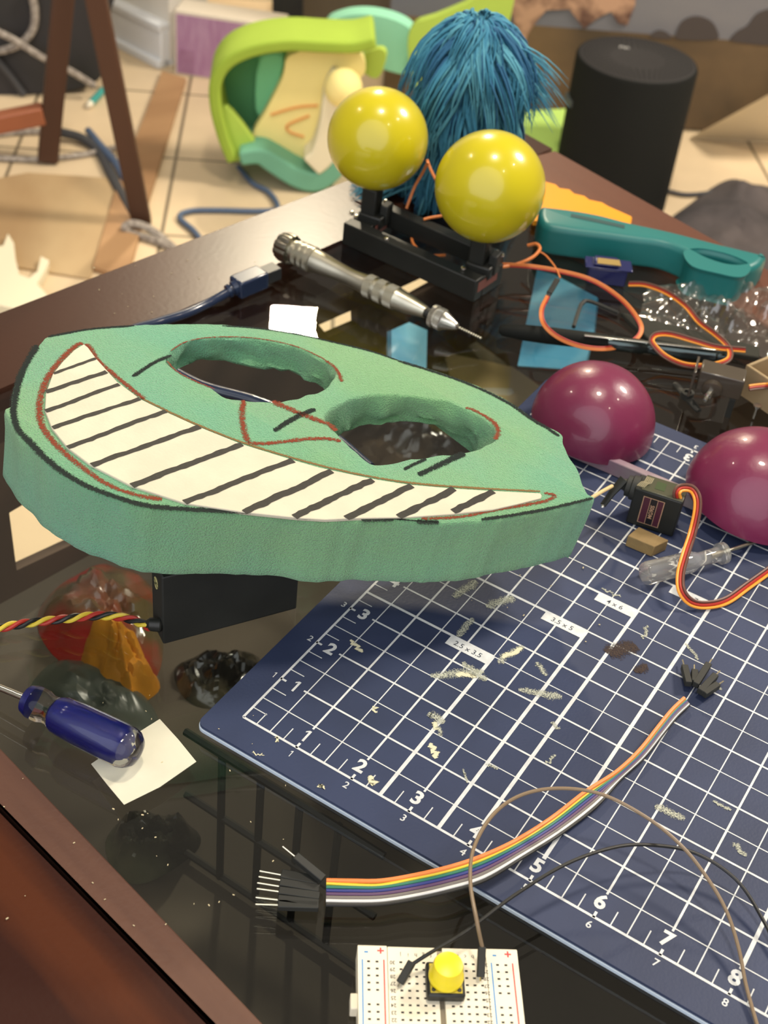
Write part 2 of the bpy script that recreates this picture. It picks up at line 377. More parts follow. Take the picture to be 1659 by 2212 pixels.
gp = [I_(*Fi, *Li)+Vector((-.02, .0, 0)), I_(*Li, *Ri), I_(*Ri, *XR2), I_(*Fi, *XR2)]
B().prism(gp, GL-.2, GL).build('glass_top', glass_m, table, smooth=False)
SH = -5.6          # top of the lower shelf
# rabbet the glass sits on, legs and the lower shelf
for a_, b_ in ((Li, Fi), (Li, Ri), (Ri, XR2), (Fi, XR2)):
    c = I_(*a_, *b_); ctr = Vector((6, 8, 0)); d = (c-ctr).normalized(); p = c+d*.9
    B().box((p.x, p.y, (ZF+SH-.6)/2), (1.9, 1.9, SH-.6-ZF), .2).build('leg', wood_top, table, bevel=.06)
shelf_m = mat('dark_shelf', (70, 62, 52), rough=.7, var=.2, vscale=8)
sh0 = I_(*Fi, *Li); 
B().prism([sh0, I_(*Li, *Ri), I_(*Ri, *XR2), I_(*Fi, *XR2)], SH-.6, SH).build('lower_shelf', shelf_m, table)  # raised and spread under the whole glass to keep the view below dark
panel_m = mat('shade_panel_brown', (74, 55, 42), rough=.7, var=.2, vscale=6)  # panels added to close in an open table and darken its inside
lc = I_(*Li, *Ri); ldv = (lc-sh0).normalized(); lnv = Vector((ldv.y, -ldv.x, 0))
def lp(px, py, d=0): return atp(px, py, sh0+lnv*d, lnv)
lh = [[(689,702),(772,665),(773,701),(710,728)],[(866,621),(931,591),(946,613),(896,641)],[(712,551),(741,541),(753,554),(721,568)],[(20,1108),(70,1078),(115,1072),(155,1120),(180,1165),(36,1232)],[(42,1290),(160,1236),(66,1395),(50,1400)],[(660,700),(672,690),(676,715),(664,722)]]
slab_holes([Vector((sh0.x, sh0.y, SH-.6)), Vector((lc.x, lc.y, SH-.6)), Vector((lc.x, lc.y, zt-1.3)), Vector((sh0.x, sh0.y, zt-1.3))], lnv, .25, [[lp(*q) for q in h] for h in lh]).build('shade_panel', panel_m, table, smooth=False)
for (a_, b_) in ((I_(*Li, *Ri), I_(*Ri, *XR2)), (I_(*Ri, *XR2), I_(*Fi, *XR2)), (I_(*Fi, *XR2), sh0)):
    d = (b_-a_).normalized(); nn = Vector((-d.y, d.x, 0)); ctr = Vector((6, 8, 0)); nn = nn if (a_-ctr).dot(nn) > 0 else -nn
    B().prism([a_, b_, b_+nn*.5, a_+nn*.5], SH-.6, zt-1.3).build('shade_panel', panel_m, table)

# ------------------------------------------------------------------ cutting mat
navy = mat('navy_mat_vinyl', (44, 53, 80), rough=.5, spec=.35, var=.14, vscale=18, bump=.05, bscale=900)
matwhite = mat('mat_core_white', (176, 190, 205), rough=.5)
inkm = mat('mat_print_white', (196, 199, 200), rough=.6, var=.08, vscale=300)
inkd = mat('mat_label_ink', (40, 46, 62), rough=.6)
cmat = thing('cutting_mat', 'navy blue self-healing cutting mat with a white inch grid, lying on the glass', 'cutting mat', (8, 5, GL))
def rrect(x0, y0, x1, y1, r, n=6):
    out = []
    for cx, cy, a0 in ((x1-r, y0+r, -90), (x1-r, y1-r, 0), (x0+r, y1-r, 90), (x0+r, y0+r, 180)):
        for k in range(n+1): a = math.radians(a0+90*k/n); out.append(Vector((cx+r*math.cos(a), cy+r*math.sin(a), 0)))
    return out
mb = (-.5, -.52, 17.5, 11.42)
msurf = B().prism(rrect(mb[0], mb[1], mb[2], mb[3], .14), -.055, 0).build('mat_surface', navy, cmat, bevel=.012)
o = B().prism(rrect(mb[0]-.008, mb[1]-.02, mb[2]+.01, mb[3]+.01, .15), GL+.0, -.055).build('mat_core', matwhite, cmat, bevel=.015); o['label'] = 'pale blue-white core showing along the edge'
g = B(); Z = .0025
def hl(x0, x1, y, w, z=Z): g.add([(x0, y-w/2, z), (x1, y-w/2, z), (x1, y+w/2, z), (x0, y+w/2, z)], [(0, 1, 2, 3)])
def vl(x, y0, y1, w, z=Z): g.add([(x-w/2, y0, z), (x+w/2, y0, z), (x+w/2, y1, z), (x-w/2, y1, z)], [(0, 1, 2, 3)])
hl(0, 17, 0, .04); hl(0, 17, 11, .04); vl(0, 0, 11, .04); vl(17, 0, 11, .04)
TH = {2.5: 3.5, 3.5: 5, 4: 6, 5: 7, 8: 10}
for i in range(1, 34):
    x = i/2
    if i % 2: vl(x, 0, 11, .019, Z+.0002)
    else:
        vl(x, .44, 10.56, .034, Z+.0004); vl(x, -.01, .1, .04); vl(x, 10.9, 11.01, .04)
    if x in TH: vl(x, 0 if i % 2 else .44, TH[x], .06, Z+.0006)
for i in range(1, 22):
    y = i/2
    if i % 2: hl(0, 17, y, .019, Z+.0008)
    else: hl(.44, 16.56, y, .034, Z+.001); hl(-.01, .1, y, .04); hl(16.9, 17.01, y, .04)
    for a, b_ in TH.items():
        if b_ == y: hl(0, a, y, .05, Z+.0012)
for i in range(0, 34):
    if i == 0: continue
    vl(i/2+.25, 0, .27, .018, Z+.0014); vl(i/2+.25, 10.73, 11, .018, Z+.0014)
for i in range(1, 22):
    hl(0, .27, i/2+.25 if i < 21 else 10.75, .018, Z+.0014)
hl(0, .27, .25, .018, Z+.0014); vl(.25, 0, .27, .018, Z+.0014)
tri = []
g.build('printed_grid', inkm, msurf, smooth=False, flip=False)
tx = B()
for i in range(1, 17):
    text_into(tx, str(i), (i-.02, .27, .0045), .235, m=0, bold=.012)
    text_into(tx, str(i), (i, -.15, .0045), .12, m=0, bold=.002)
    text_into(tx, str(i), (i, 10.73, .0045), .235, ang=PI, bold=.012)
    text_into(tx, str(i), (i, 11.15, .0045), .12, ang=PI, bold=.002)
for i in range(1, 11):
    text_into(tx, str(i), (.27, i, .0045), .235, bold=.012)
    text_into(tx, str(i), (-.13, i, .0045), .12, bold=.002)
tx.build('printed_numerals', inkm, msurf, smooth=False, flip=False)
st = B()
for (x1, y1, w, t) in ((2.5, 3.46, .8, '2.5 x 3.5'), (3.48, 4.97, .76, '3.5 x 5'), (4.0, 5.97, .74, '4 x 6'), (5.0, 6.97, .75, '5 x 7')):
    st = B()
    st.add([(x1-w, y1-.19, .0055), (x1, y1-.19, .0055), (x1, y1+.02, .0055), (x1-w, y1+.02, .0055)], [(0, 1, 2, 3)], 0)
    text_into(st, t, (x1-w/2-.02, y1-.085, .0065), .105, m=1, bold=.001)
    st.build('size_label', [inkm, inkd], msurf, smooth=False, flip=False)
# dried glue and paint marks, with shapes of their own
stm = marker('dried_glue', (176, 178, 162), .20); stm2 = marker('dried_glue_thick', (204, 200, 172), .5)
def blotch(cx, cy, rx, ry, a, n=14, seed=0):
    rnd = random.Random(seed); c, s_ = math.cos(a), math.sin(a)
    return [(Vector((cx-c*rx, cy-s_*rx, .008)), Vector((cx+c*rx, cy+s_*rx, .008)), ry)]
def stains(name, data, m):
    sk = []
    for i, (px, py, px2, py2, w) in enumerate(data):
        a = at(px, py, .008+i*.00012); b_ = at(px2, py2, .008+i*.00012); n = 7
        pts = [a.lerp(b_, k/n)+Vector((noise.noise(Vector((px, k*.7, 1)))*.08, noise.noise(Vector((py, k*.7, 4)))*.08, 0)) for k in range(n+1)]
        sk.append((pts, w))
    return ribbons(name, sk, m, msurf)
stains('glue_stain', [(980,1290,1030,1255,.34),(1050,1310,1110,1290,.36),(990,1375,1020,1335,.24),(1075,1430,1130,1395,.26),(930,1460,1045,1450,.34),(1000,1430,1050,1470,.26),
  (1120,1490,1215,1505,.30),(1160,1430,1180,1460,.18),(925,1540,960,1560,.26),(945,1570,955,1590,.16),(1415,1740,1480,1770,.28),(1585,1820,1610,1850,.16),(1050,1650,1075,1660,.1),
  (1480,1390,1510,1425,.12),(1190,1560,1210,1575,.14),(1390,1380,1400,1350,.12),(1540,1730,1580,1750,.14),(1200,1630,1180,1650,.1),(1540,1480,1560,1490,.1),(1340,1290,1300,1270,.1),(1000,1660,1010,1690,.08)], stm)
stains('glue_stain', [(932,1605,942,1638,.13),(935,1560,946,1575,.1),(757,1382,782,1408,.10),(799,1675,806,1697,.11),(1085,1420,1130,1400,.13),(985,1455,1030,1462,.12),(545,1626,572,1633,.03),(688,1697,700,1700,.07),(598,1590,600,1602,.06),(806,1525,812,1540,.05)], stm2)
brs = marker('brown_smudge', (66, 56, 52), .30)
stains('glue_stain', [(1310,1410,1375,1395,.5),(1370,1450,1400,1440,.3)], brs)
# ------------------------------------------------------------------ green foam face with the toothy smile
gx, gy = -.12*.79, -.12*.61
fN = Vector((-gx, -gy, 1)).normalized()
fB = Vector((-.74, 2.6, 1.47)); FT = 1.33; fT = fB+fN*FT
foam = thing('foam_mask', 'mint green foam face with two eye holes and a white toothy smile', 'foam mask', (-2, 3.5, 1.46))
def ft(px, py, lift=0): return atp(px, py, fT+fN*lift, fN)
out_px = [(99,727),(140,718),(200,708),(300,701),(400,698),(480,700),(560,707),(650,721),(730,739),(800,756),(860,776),(930,797),(1000,820),(1060,845),(1110,872),(1150,902),(1180,918),(1214,938),(1219,960),(1235,990),(1252,1020),(1264,1050),(1272,1066),(1283,1076),
 (1240,1090),(1170,1106),(1100,1118),(1040,1126),(960,1130),(880,1127),(800,1123),(740,1124),(692,1124),(591,1111),(464,1107),(359,1101),(295,1091),(236,1072),(181,1051),(127,1018),(84,983),(48,948),(24,915),(9,885),(24,872),(28,835),(40,806),(58,775),(78,750)]
h1_px = [(369,760),(405,739),(464,731),(549,733),(633,750),(692,775),(721,794),(724,810),(712,830),(689,845),(660,853),(626,863),(590,867),(550,866),(490,858),(459,838),(427,822),(395,806),(368,790),(361,775)]
h2_px = [(703,906),(712,888),(739,870),(784,856),(829,852),(897,856),(965,867),(1010,886),(1046,906),(1069,928),(1068,946),(1046,962),(1010,976),(942,983),(875,992),(838,1000),(802,1000),(771,974),(744,951),(725,931)]
t1 = Vector((1, 0, 0)); t1 = (t1-fN*t1.dot(fN)).normalized(); t2 = fN.cross(t1)
def loop3(px, seg=5, jag=.02, closed=True):
    p = spline([ft(*q) for q in px], seg, closed)
    out = []
    for i, v in enumerate(p):
        a = p[i-1]; b_ = p[(i+1) % len(p)]; nn = (b_-a).cross(fN).normalized()
        out.append(v+nn*jag*noise.noise(v*5.0))
    return out
def foam_slab():
    def thick(v):
        w = -.47*v.x+.85*v.y; k = min(1, max(0, (w-4.1)/1.3)); return 1-(k*k*(3-2*k))*.58
    b = B(); loops = [loop3(out_px, 7, .03), loop3(h1_px, 5, .03), loop3(h2_px, 5, .03)]
    lev = [0, .02, .09, .35, .62, .88, 1.12, 1.27, FT]
    rings = []
    for li, l in enumerate(loops):
        n = len(l); area = sum(l[i].dot(t1)*l[(i+1) % n].dot(t2)-l[(i+1) % n].dot(t1)*l[i].dot(t2) for i in range(n))
        sgn = 1 if area > 0 else -1
        rr = []
        for d in lev:
            inset = {0: .035, .02: .015, .09: 0, FT: .06, 1.27: .015}.get(d, 0)
            ring = []
            for i, v in enumerate(l):
                a = l[i-1]; c = l[(i+1) % n]; nn = (c-a).cross(fN).normalized()*sgn
                outward = nn*(1 if li == 0 else -1)
                rag = 0
                if li > 0: rag = (.16*noise.noise(Vector((v.x*2.2, v.y*2.2, d*2.2)))+.07*noise.noise(Vector((v.x*6, v.y*6, d*4))))*min(1, d*1.6)+(-.10*d if d > .5 else 0)*abs(noise.noise(v*1.9))
                else: rag = .05*noise.noise(Vector((v.x*1.3, v.y*1.3, d*.8+5)))*min(1, d*3)-.03*(d/FT)
                if li == 0:
                    if 590 < 0: pass
                inn = -outward*inset if d < .05 else outward*(-inset*.0)
                ring.append(v-fN*(d*thick(v))+inn+outward*rag-(outward*.05 if d == FT else Vector()))
            rr.append(ring)
        rings.append(rr)
    base = 0; starts = []
    for rr in rings:
        s_ = []
        for ring in rr: s_.append(len(b.v)); b.v += ring
        starts.append(s_)
        n = len(rr[0])
        for k in range(len(rr)-1):
            for i in range(n): j = (i+1) % n; b.f.append([s_[k]+i, s_[k]+j, s_[k+1]+j, s_[k+1]+i]); b.m.append(0)
    for lvl in (0, len(lev)-1):
        tris = tessellate_polygon([[Vector((p.dot(t1), p.dot(t2), 0)) for p in rr[lvl]] for rr in rings])
        idx = []
        for rr, s_ in zip(rings, starts): idx += [s_[lvl]+i for i in range(len(rr[lvl]))]
        for t in tris:
            b.f.append([idx[i] for i in (t if lvl == 0 else reversed(t))]); b.m.append(0)
    return b
foam_m = mat('mint_foam', (124, 174, 122), rough=.95, rgb2=(106, 170, 136), vscale=14, bump=.9, bscale=1500, spec=.15, sheen=.3)
foam_slab().build('foam_slab', foam_m, foam, angle=50)
def c5(x, y): return (x*.42195, 680+y*.42195)
def c6(x, y): return (640+x*.42195, 760+y*.42195)
def c7(x, y): return (400+x*.4521, 820+y*.4521)
teeth_px = [(181,743),(190,750),(207,773),(253,824),(304,862),(367,893),(426,920),(523,959),(633,993),(692,1010),(720,1016),(805,1034),(889,1047),(982,1055),(1066,1060),(1167,1065),(1171,1070),(1169,1076),(1125,1087),(1062,1101),(978,1110),(876,1117),(767,1119),(703,1122),(640,1118),(527,1106),(401,1087),(283,1049),(194,1003),(146,967),(112,925),(97,887),(99,849),(114,807),(135,781),(160,756)]
tp = [ft(*q, .035) for q in teeth_px]
teeth_m = mat('white_printed_plastic', (190, 184, 164), rough=.6, var=.05, vscale=60, bump=.12, bscale=700)
B().slab(tp, fN, .06).build('teeth_panel', teeth_m, foam, bevel=.012)
stripes = [(c5(275,300),c5(490,222),.055),(c5(235,395),c5(545,290),.085),(c5(232,492),c5(610,355),.08),(c5(270,578),c5(715,428),.08),(c5(345,678),c5(850,492),.09),(c5(470,770),c5(1020,570),.10),(c5(675,875),c5(1240,662),.11),
 (c5(945,960),c5(1500,743),.11),((527,1106),(718,1018),.12),((635,1116),(805,1036),.12),((748,1119),(889,1048),.12),((861,1116),(982,1056),.12),((978,1104),(1066,1061),.12)]
sb = B()
for (a, b_, w) in stripes:
    A = ft(*a, .042); C = ft(*b_, .042); n = 22; t = (C-A).normalized(); s_ = t.cross(fN); vs = []
    for k in range(n+1):
        p = A.lerp(C, k/n); wl = w*.62*(.8+.35*noise.noise(p*7)); wr = w*.62*(.8+.35*noise.noise(p*7+Vector((9, 3, 2)))); q = s_*(.015*noise.noise(p*1.6))
        vs += [p+s_*wl+q, p-s_*wr+q]
    sb.add(vs, [(2*k, 2*k+1, 2*k+3, 2*k+2) for k in range(n)])
sb.build('tooth_line', mat('black_paint_lines', (30, 28, 23), rough=.65, var=.3, vscale=900), foam, smooth=False, flip=False)
red = marker('red_crayon', (122, 58, 42), .26); blk = marker('black_felt', (36, 42, 40), .38); brn = marker('brown_edge_line', (120, 96, 62), .35)
def S(pts, w, lift=.008, conv=None): return ([v for v in spline([ft(*(conv(*p) if conv else p), lift) for p in pts], 6)], w*1.35)
ribbons('red_crayon_line', [
 S([(428,146),(395,155),(335,205),(275,275),(232,345),(205,430),(203,530),(240,610),(330,705),(440,795),(560,872),(700,922),(830,945)], .14, conv=c5),
 S([(440,148),(470,180),(515,245),(590,310),(680,385),(740,432)], .12, conv=c5),
 S([(280,98),(272,160),(278,230),(302,300)], .16, conv=c7),
 S([(415,103),(480,130),(560,165),(640,195),(690,215),(722,245)], .16, conv=c7),
 S([(300,302),(380,305),(450,298),(520,290),(600,282),(680,282),(745,292)], .12, conv=c7),
 S([(1340,133),(1380,145),(1430,172),(1470,200),(1492,230),(1494,262),(1478,285)], .12, conv=c7),
 S([(369,757),(405,737),(464,728),(549,730),(633,746),(692,771),(712,784)], .045),
 S([(703,778),(722,792),(733,808),(738,824)], .10),
 S([(1270,722),(1325,735),(1270,765),(1130,790),(1000,812),(880,838),(760,850),(640,853)], .09, conv=c6),
 S([(361,780),(380,800),(413,819),(464,840)], .045)], red, foam, fN)
ribbons('brown_line', [S([(304,859),(367,890),(426,917),(523,955),(633,989),(720,1012),(805,1030),(889,1043),(982,1051),(1066,1056),(1167,1061)], .06)], brn, foam, fN)
ribbons('black_felt_line', [
 S([(80,745),(62,775),(46,806),(36,840),(30,870),(30,900),(40,930),(60,950),(90,982),(130,1016),(184,1048),(238,1069),(297,1088),(360,1097),(464,1103),(560,1106)], .13),
 S([(104,727),(145,719),(200,710),(290,703)], .06), S([(480,703),(560,709),(650,723),(730,741),(800,758),(860,778)], .05),
 S([(860,779),(930,800),(1000,824),(1058,849),(1108,876),(1150,906),(1182,924),(1208,942)], .09),
 S([(555,1106),(640,1117),(692,1121),(740,1121)], .05),
 S([(680,315),(740,275),(800,238),(878,207)], .09, conv=c5),
 S([(425,245),(470,215),(530,178),(575,158),(622,140)], .11, conv=c7),
 S([(1048,430),(1080,410),(1130,388),(1150,378)], .08, conv=c7), S([(1115,455),(1170,428),(1230,400),(1290,370),(1335,352)], .13, conv=c7),
 S([(780,1122),(810,1121),(850,1121)], .16), S([(900,1127),(925,1128),(948,1127)], .14), S([(1280,1076),(1240,1086),(1180,1100),(1100,1114),(1040,1122)], .08), S([(640,1120),(700,1122),(760,1119),(850,1121),(910,1126),(945,1128)], .04)], blk, foam, fN)
# ------------------------------------------------------------------ small things on the table
black_pl = mat('black_plastic', (30, 31, 28), rough=.45, var=.15, vscale=40)
black_mt = mat('matte_black_plastic', (34, 35, 32), rough=.6, var=.15, vscale=40)
chrome = mat('bright_steel', (205, 202, 192), rough=.22, metal=1)
steel = mat('satin_steel', (186, 182, 166), rough=.36, metal=1, var=.1, vscale=60)
pinm = mat('pin_metal', (222, 214, 188), rough=.25, metal=1)
W_OR = mat('orange_wire', (206, 120, 60), rough=.45); W_RD = mat('red_wire', (164, 44, 34), rough=.45); W_BR = mat('brown_wire', (92, 58, 48), rough=.45)
W_YE = mat('yellow_wire', (210, 186, 60), rough=.45); W_BK = mat('black_wire', (28, 28, 28), rough=.4); W_OY = mat('orange_yellow_wire', (232, 152, 52), rough=.45)

# black box under the foam with twisted leads
pb = thing('power_box', 'black plastic box under the foam face with a round sticker on its end', 'box', (-1.6, 1.8, GL))
bx0 = Vector((-2.02, .54, 0)); bl = Vector((.526, .850, 0)); bw = Vector((-.85, .526, 0))
q = [bx0, bx0+bl*2.36, bx0+bl*2.36+bw*.52, bx0+bw*.52]
B().prism(q, GL, 1.36).build('box_body', black_mt, pb, bevel=.03)
stk = B(); c = bx0+bw*.27+Vector((0, 0, 1.02)); ay = Vector((0, 0, 1)); nn = -bl
stk.slab([c+nn*.012+bw*(.085*math.cos(a))+ay*(.12*math.sin(a)) for a in [2*PI*k/24 for k in range(24)]], nn, .008, 0)
text_into(stk, 'QC', c+nn*.016, .09, m=1, ax=-bw, ay=ay, bold=.003)
stk.build('sticker', [mat('sticker_yellow', (186, 178, 120), rough=.5), mat('sticker_ink', (50, 60, 40), rough=.6)], pb, angle=20)
gl_ = at(338, 1353, .25)
B().lathe(gl_+Vector((.05, .08, 0)), gl_+Vector((-.12, -.03, .0)), [(0, .10), (.03, .12), (.2, .11), (.26, .06)], 16).build('cable_gland', black_pl, pb)
tw = spline([at(-60, 1372, .03), at(0, 1357, .03), at(60, 1346, .04), at(140, 1337, .06), at(215, 1330, .10), at(275, 1336, .16), at(325, 1355, .24)], 24)
for k, (mm, lb) in enumerate(((W_RD, 'red'), (W_YE, 'yellow'), (W_BK, 'black'))):
    pts = []; L = 0
    for i, p in enumerate(tw):
        if i: L += (p-tw[i-1]).length
        t = (tw[min(i+1, len(tw)-1)]-tw[max(i-1, 0)]).normalized(); u = t.cross(Vector((0, 0, 1))).normalized(); w = u.cross(t)
        a = L/.60*2*PI+k*2*PI/3; pts.append(p+(u*math.cos(a)+w*math.sin(a))*.042+Vector((0, 0, .0)))
    o = B().tube(pts, .036, 8).build('twisted_lead', mm, pb); o['label'] = lb+' lead of the twist'

# paper square and the blue screwdriver
pp = [at(197, 1650, GL+.01), at(270, 1600, GL+.01), at(345, 1553, GL+.01), at(385, 1597, GL+.01), at(424, 1645, GL+.01), at(345, 1700, GL+.02), at(268, 1738, GL+.03), at(232, 1695, GL+.01)]
tag(B().slab(pp, Vector((0, 0, 1)), .008).build('paper_square', mat('white_paper', (206, 202, 182), rough=.85, var=.04, vscale=60), origin=at(310, 1650, GL)), 'small white paper square under the blue screwdriver handle', 'paper')
sd = thing('screwdriver', 'screwdriver with a clear and deep blue fluted handle, lying on the paper', 'screwdriver', at(180, 1570, GL))
sa = at(60, 1510, .27); sb_ = at(290, 1623, .27); ax = (sb_-sa).normalized()
clearp = mat('clear_acrylic', (235, 238, 242), rough=.06, trans=1, ior=1.30)
flt = lambda a, t: 1-.07*max(0, math.cos(6*a))**3*(1 if .5 < t < 1.95 else 0)
B().lathe(sa, sb_, [(-.02, .17), (0, .22), (.12, .26), (.28, .255), (.38, .22), (.46, .225), (.60, .29), (.9, .31), (1.5, .32), (1.78, .32), (1.88, .29), (1.96, .22), (2.0, .10)], 48, flute=flt).build('handle', clearp, sd)
B().lathe(sa+ax*.46, sb_, [(0, .12), (.05, .2), (.2, .22), (1.2, .23), (1.28, .18), (1.3, .1)], 24).build('handle_core', mat('deep_blue_plastic', (18, 24, 104), rough=.3), sd)
B().lathe(sa-ax*.03, sb_, [(0, .10), (.02, .19), (.13, .2), (.15, .1)], 24).build('collar_core', mat('deep_blue_plastic', (22, 28, 130)), sd)
sh_end = sa-ax*2.6; sh_end.z = GL+.12
B().lathe(sa, sh_end, [(0, .055), (2.6, .05), (2.62, .03)], 16).build('shaft', chrome, sd)

# rainbow jumper leads
jb = thing('jumper_bundle', 'rainbow bundle of jumper wires crossing the mat corner with pin plugs at both ends', 'jumper wires', at(1000, 1850, 0))
path = [(705,1902),(760,1903),(820,1903),(885,1893),(960,1876),(1030,1854),(1110,1818),(1190,1768),(1265,1710),(1330,1668),(1380,1622),(1420,1572),(1450,1535),(1478,1508)]
cols = [('orange', (226, 128, 66), .052), ('yellow', (212, 190, 52), .045), ('green', (44, 112, 88), .045), ('blue', (42, 52, 118), .045), ('purple', (84, 58, 92), .045), ('grey', (110, 104, 100), .045), ('white', (205, 205, 205), .045), ('black', (34, 34, 34), .045)]
for k, (nm, c, r) in enumerate(cols):
    pts = []
    for i, (x, y) in enumerate(path):
        a = path[max(i-1, 0)]; b_ = path[min(i+1, len(path)-1)]; L = math.hypot(b_[0]-a[0], b_[1]-a[1]); nx, ny = -(b_[1]-a[1])/L, (b_[0]-a[0])/L
        sp = 8.0 if i < 6 else (6.2 if i < 9 else 3.6)
        if i <= 1: sp = 7.2 + (1 if k > 1 else 0)
        off = k*sp; 
        if k == 1 and i in (1, 2): off += 3
        z0 = (.13 if i < 4 else (.30 if i < 7 else .16)) - (k*.012 if i > 3 else 0)
        pts.append(at(x+nx*off*(.9 if i < 9 else .6), y+ny*off*(.9 if i < 9 else .8), max(z0, (GL+.05 if i < 4 else .05)) if k else z0+.02))
    o = B().tube(spline(pts, 6), r*.62, 8).build('jumper_wire', mat(nm+'_jumper', c, rough=.45), jb); o['label'] = nm+' wire'
def plug(b0, b1, w, h, root, pin=.25, pins=1, name='plug'):
    b0, b1 = Vector(b0), Vector(b1); d = (b1-b0).normalized(); s_ = d.cross(Vector((0, 0, 1))).normalized(); u = s_.cross(d)
    R_ = Matrix((d, s_, u)).transposed(); L = (b1-b0).length
    pl = B().box((b0+b1)/2, (L, w, h), rot=R_).build(name, black_mt, root, bevel=.012)
    for k in range(pins):
        off = s_*(k-(pins-1)/2)*.1
        B().tube([b1+off, b1+off+d*pin], .013, 6).build('pin', pinm, pl)
zc = .02
for (a, b_, w, n) in (((688, 1905), (607, 1890), .14, 1), ((690, 1922), (604, 1908), .12, 2), ((690, 1938), (602, 1926), .12, 1), ((688, 1954), (600, 1944), .12, 1), ((688, 1958), (600, 1955), .12, 1)):
    plug(at(*a, zc), at(*b_, zc), w, .10, jb, .30, n)
plug(at(698, 1900, .12), at(637, 1850, .22), .12, .10, jb, .22)
for (a, b_) in (((1487, 1478), (1478, 1440)), ((1502, 1480), (1530, 1436)), ((1512, 1495), (1545, 1460)), ((1520, 1500), (1550, 1480)), ((1500, 1475), (1500, 1450))):
    plug(at(*a, .16), at(*b_, .12), .11, .11, jb, .17)

# breadboard with its push button and two loose jumper wires
bo = Vector((3.65, -2.39, 0)); bang = math.atan2(1.18, 1.77); bxv = Vector((math.cos(bang), math.sin(bang), 0)); byv = Vector((bxv.y, -bxv.x, 0))
BT = .23
def bb(u, v, z=BT): p = bo+bxv*u+byv*v; return Vector((p.x, p.y, z))
brd = thing('breadboard', 'white breadboard with red and blue power lines at the front of the table', 'breadboard', bb(1.05, 1.5, GL))
bwhite = mat('board_white', (226, 218, 196), rough=.5); bhole = mat('board_hole', (44, 40, 36), rough=.8); bred = mat('board_red', (206, 60, 66), rough=.5); bblue = mat('board_blue', (60, 130, 190), rough=.5); bchan = mat('board_channel', (150, 140, 122), rough=.7)
def bprism(u0, u1, v0, v1, z0, z1): return B().prism([bb(u0, v0), bb(u1, v0), bb(u1, v1), bb(u0, v1)], z0, z1)
VL = 3.2
bprism(.39, 1.04, .0, VL, GL, BT).build('terminal_strip', bwhite, brd, bevel=.015)
bprism(1.11, 1.68, .0, VL, GL, BT).build('terminal_strip', bwhite, brd, bevel=.015)
bprism(1.03, 1.12, .0, VL, GL, BT-.09).build('centre_channel', bchan, brd)
bprism(0, .385, -.01, VL, GL, BT).build('power_rail', bwhite, brd, bevel=.015)
bprism(1.685, 2.11, -.01, VL, GL, BT).build('power_rail', bwhite, brd, bevel=.015)
bprism(-.09, .01, .62, .84, GL+.05, BT-.1).build('side_tab', bwhite, brd, bevel=.015)
hb = B()
def hole(u, v, s_=.019): hb.add([bb(u-s_, v-s_*.7, BT+.001), bb(u-s_, v+s_*.7, BT+.001), bb(u+s_, v+s_*.7, BT+.001), bb(u+s_, v-s_*.7, BT+.001)], [(0, 1, 2, 3)])
rows = [.23+.1*i for i in range(29)]
for i, v in enumerate(rows):
    for u in [.56+.1*k for k in range(5)]+[1.21+.1*k for k in range(5)]: hole(u, v)
    if i % 6 != 5:
        for u in (.14, .25, 1.83, 1.94): hole(u, v)
hb.build('contact_holes', bhole, brd, smooth=False, flip=False)
for u, mm in ((.06, bblue), (.34, bred), (1.75, bblue), (2.03, bred)):
    B().add([bb(u-.009, .2, BT+.001), bb(u-.009, VL-.1, BT+.001), bb(u+.009, VL-.1, BT+.001), bb(u+.009, .2, BT+.001)], [(0, 1, 2, 3)]).build('power_line', mm, brd, smooth=False, flip=False)
tb = B(); tdn = byv; 
for i in range(26):
    for u in (.45, 1.66 if False else 1.665): text_into(tb, str(30-i), bb(u, .235+.1*i, BT+.0015), .05, m=0, ax=-bxv, ay=byv, bold=.001)
for k, ch in enumerate('jihgf'): text_into(tb, ch, bb(.56+.1*k, .12, BT+.0015), .055, m=0, ax=-bxv, ay=byv)
for k, ch in enumerate('edcba'): text_into(tb, ch, bb(1.21+.1*k, .12, BT+.0015), .055, m=0, ax=-bxv, ay=byv)
for u, ch, k in ((.11, '-', 1), (.30, '+', 2), (1.80, '-', 1), (1.98, '+', 2)): text_into(tb, ch, bb(u, .08, BT+.0015), .12, m=k, ax=bxv, ay=-byv, bold=.004)
tb.build('board_lettering', [mat('board_ink', (60, 58, 54), rough=.6), bblue, bred], brd, smooth=False, flip=False)
btn = thing('push_button', 'yellow round-capped push button on a black base, plugged into the breadboard', 'push button', bb(1.10, .5, BT))
cc = bb(1.11, .50, 0); s_ = .245
B().prism([bb(1.11-s_, .54-s_), bb(1.11+s_, .54-s_), bb(1.11+s_, .54+s_), bb(1.11-s_, .54+s_)], BT+.01, BT+.16).build('button_base', black_pl, btn, bevel=.035)
B().prism([bb(1.11-s_+.04, .54-s_+.04), bb(1.11+s_-.04, .54-s_+.04), bb(1.11+s_-.04, .54+s_-.04), bb(1.11-s_+.04, .54+s_-.04)], BT+.16, BT+.175).build('face_plate', mat('button_plate', (180, 160, 40), rough=.5), btn, bevel=.01)
for du in (-1, 1):
    p = bb(1.11+du*.165, .54+.165, BT+.17); B().lathe(p, p+Vector((0, 0, 1)), [(0, .028), (.012, .028)], 14).build('rivet', black_pl, btn)
p = bb(1.11, .53, BT+.17)
B().lathe(p, p+Vector((0, 0, 1)), [(0, .20), (.02, .225), (.06, .228), (.10, .215), (.12, .200), (.27, .195), (.31, .18), (.325, .12), (.33, .001)], 40).build('button_cap', mat('yellow_cap', (226, 206, 30), rough=.35), btn)
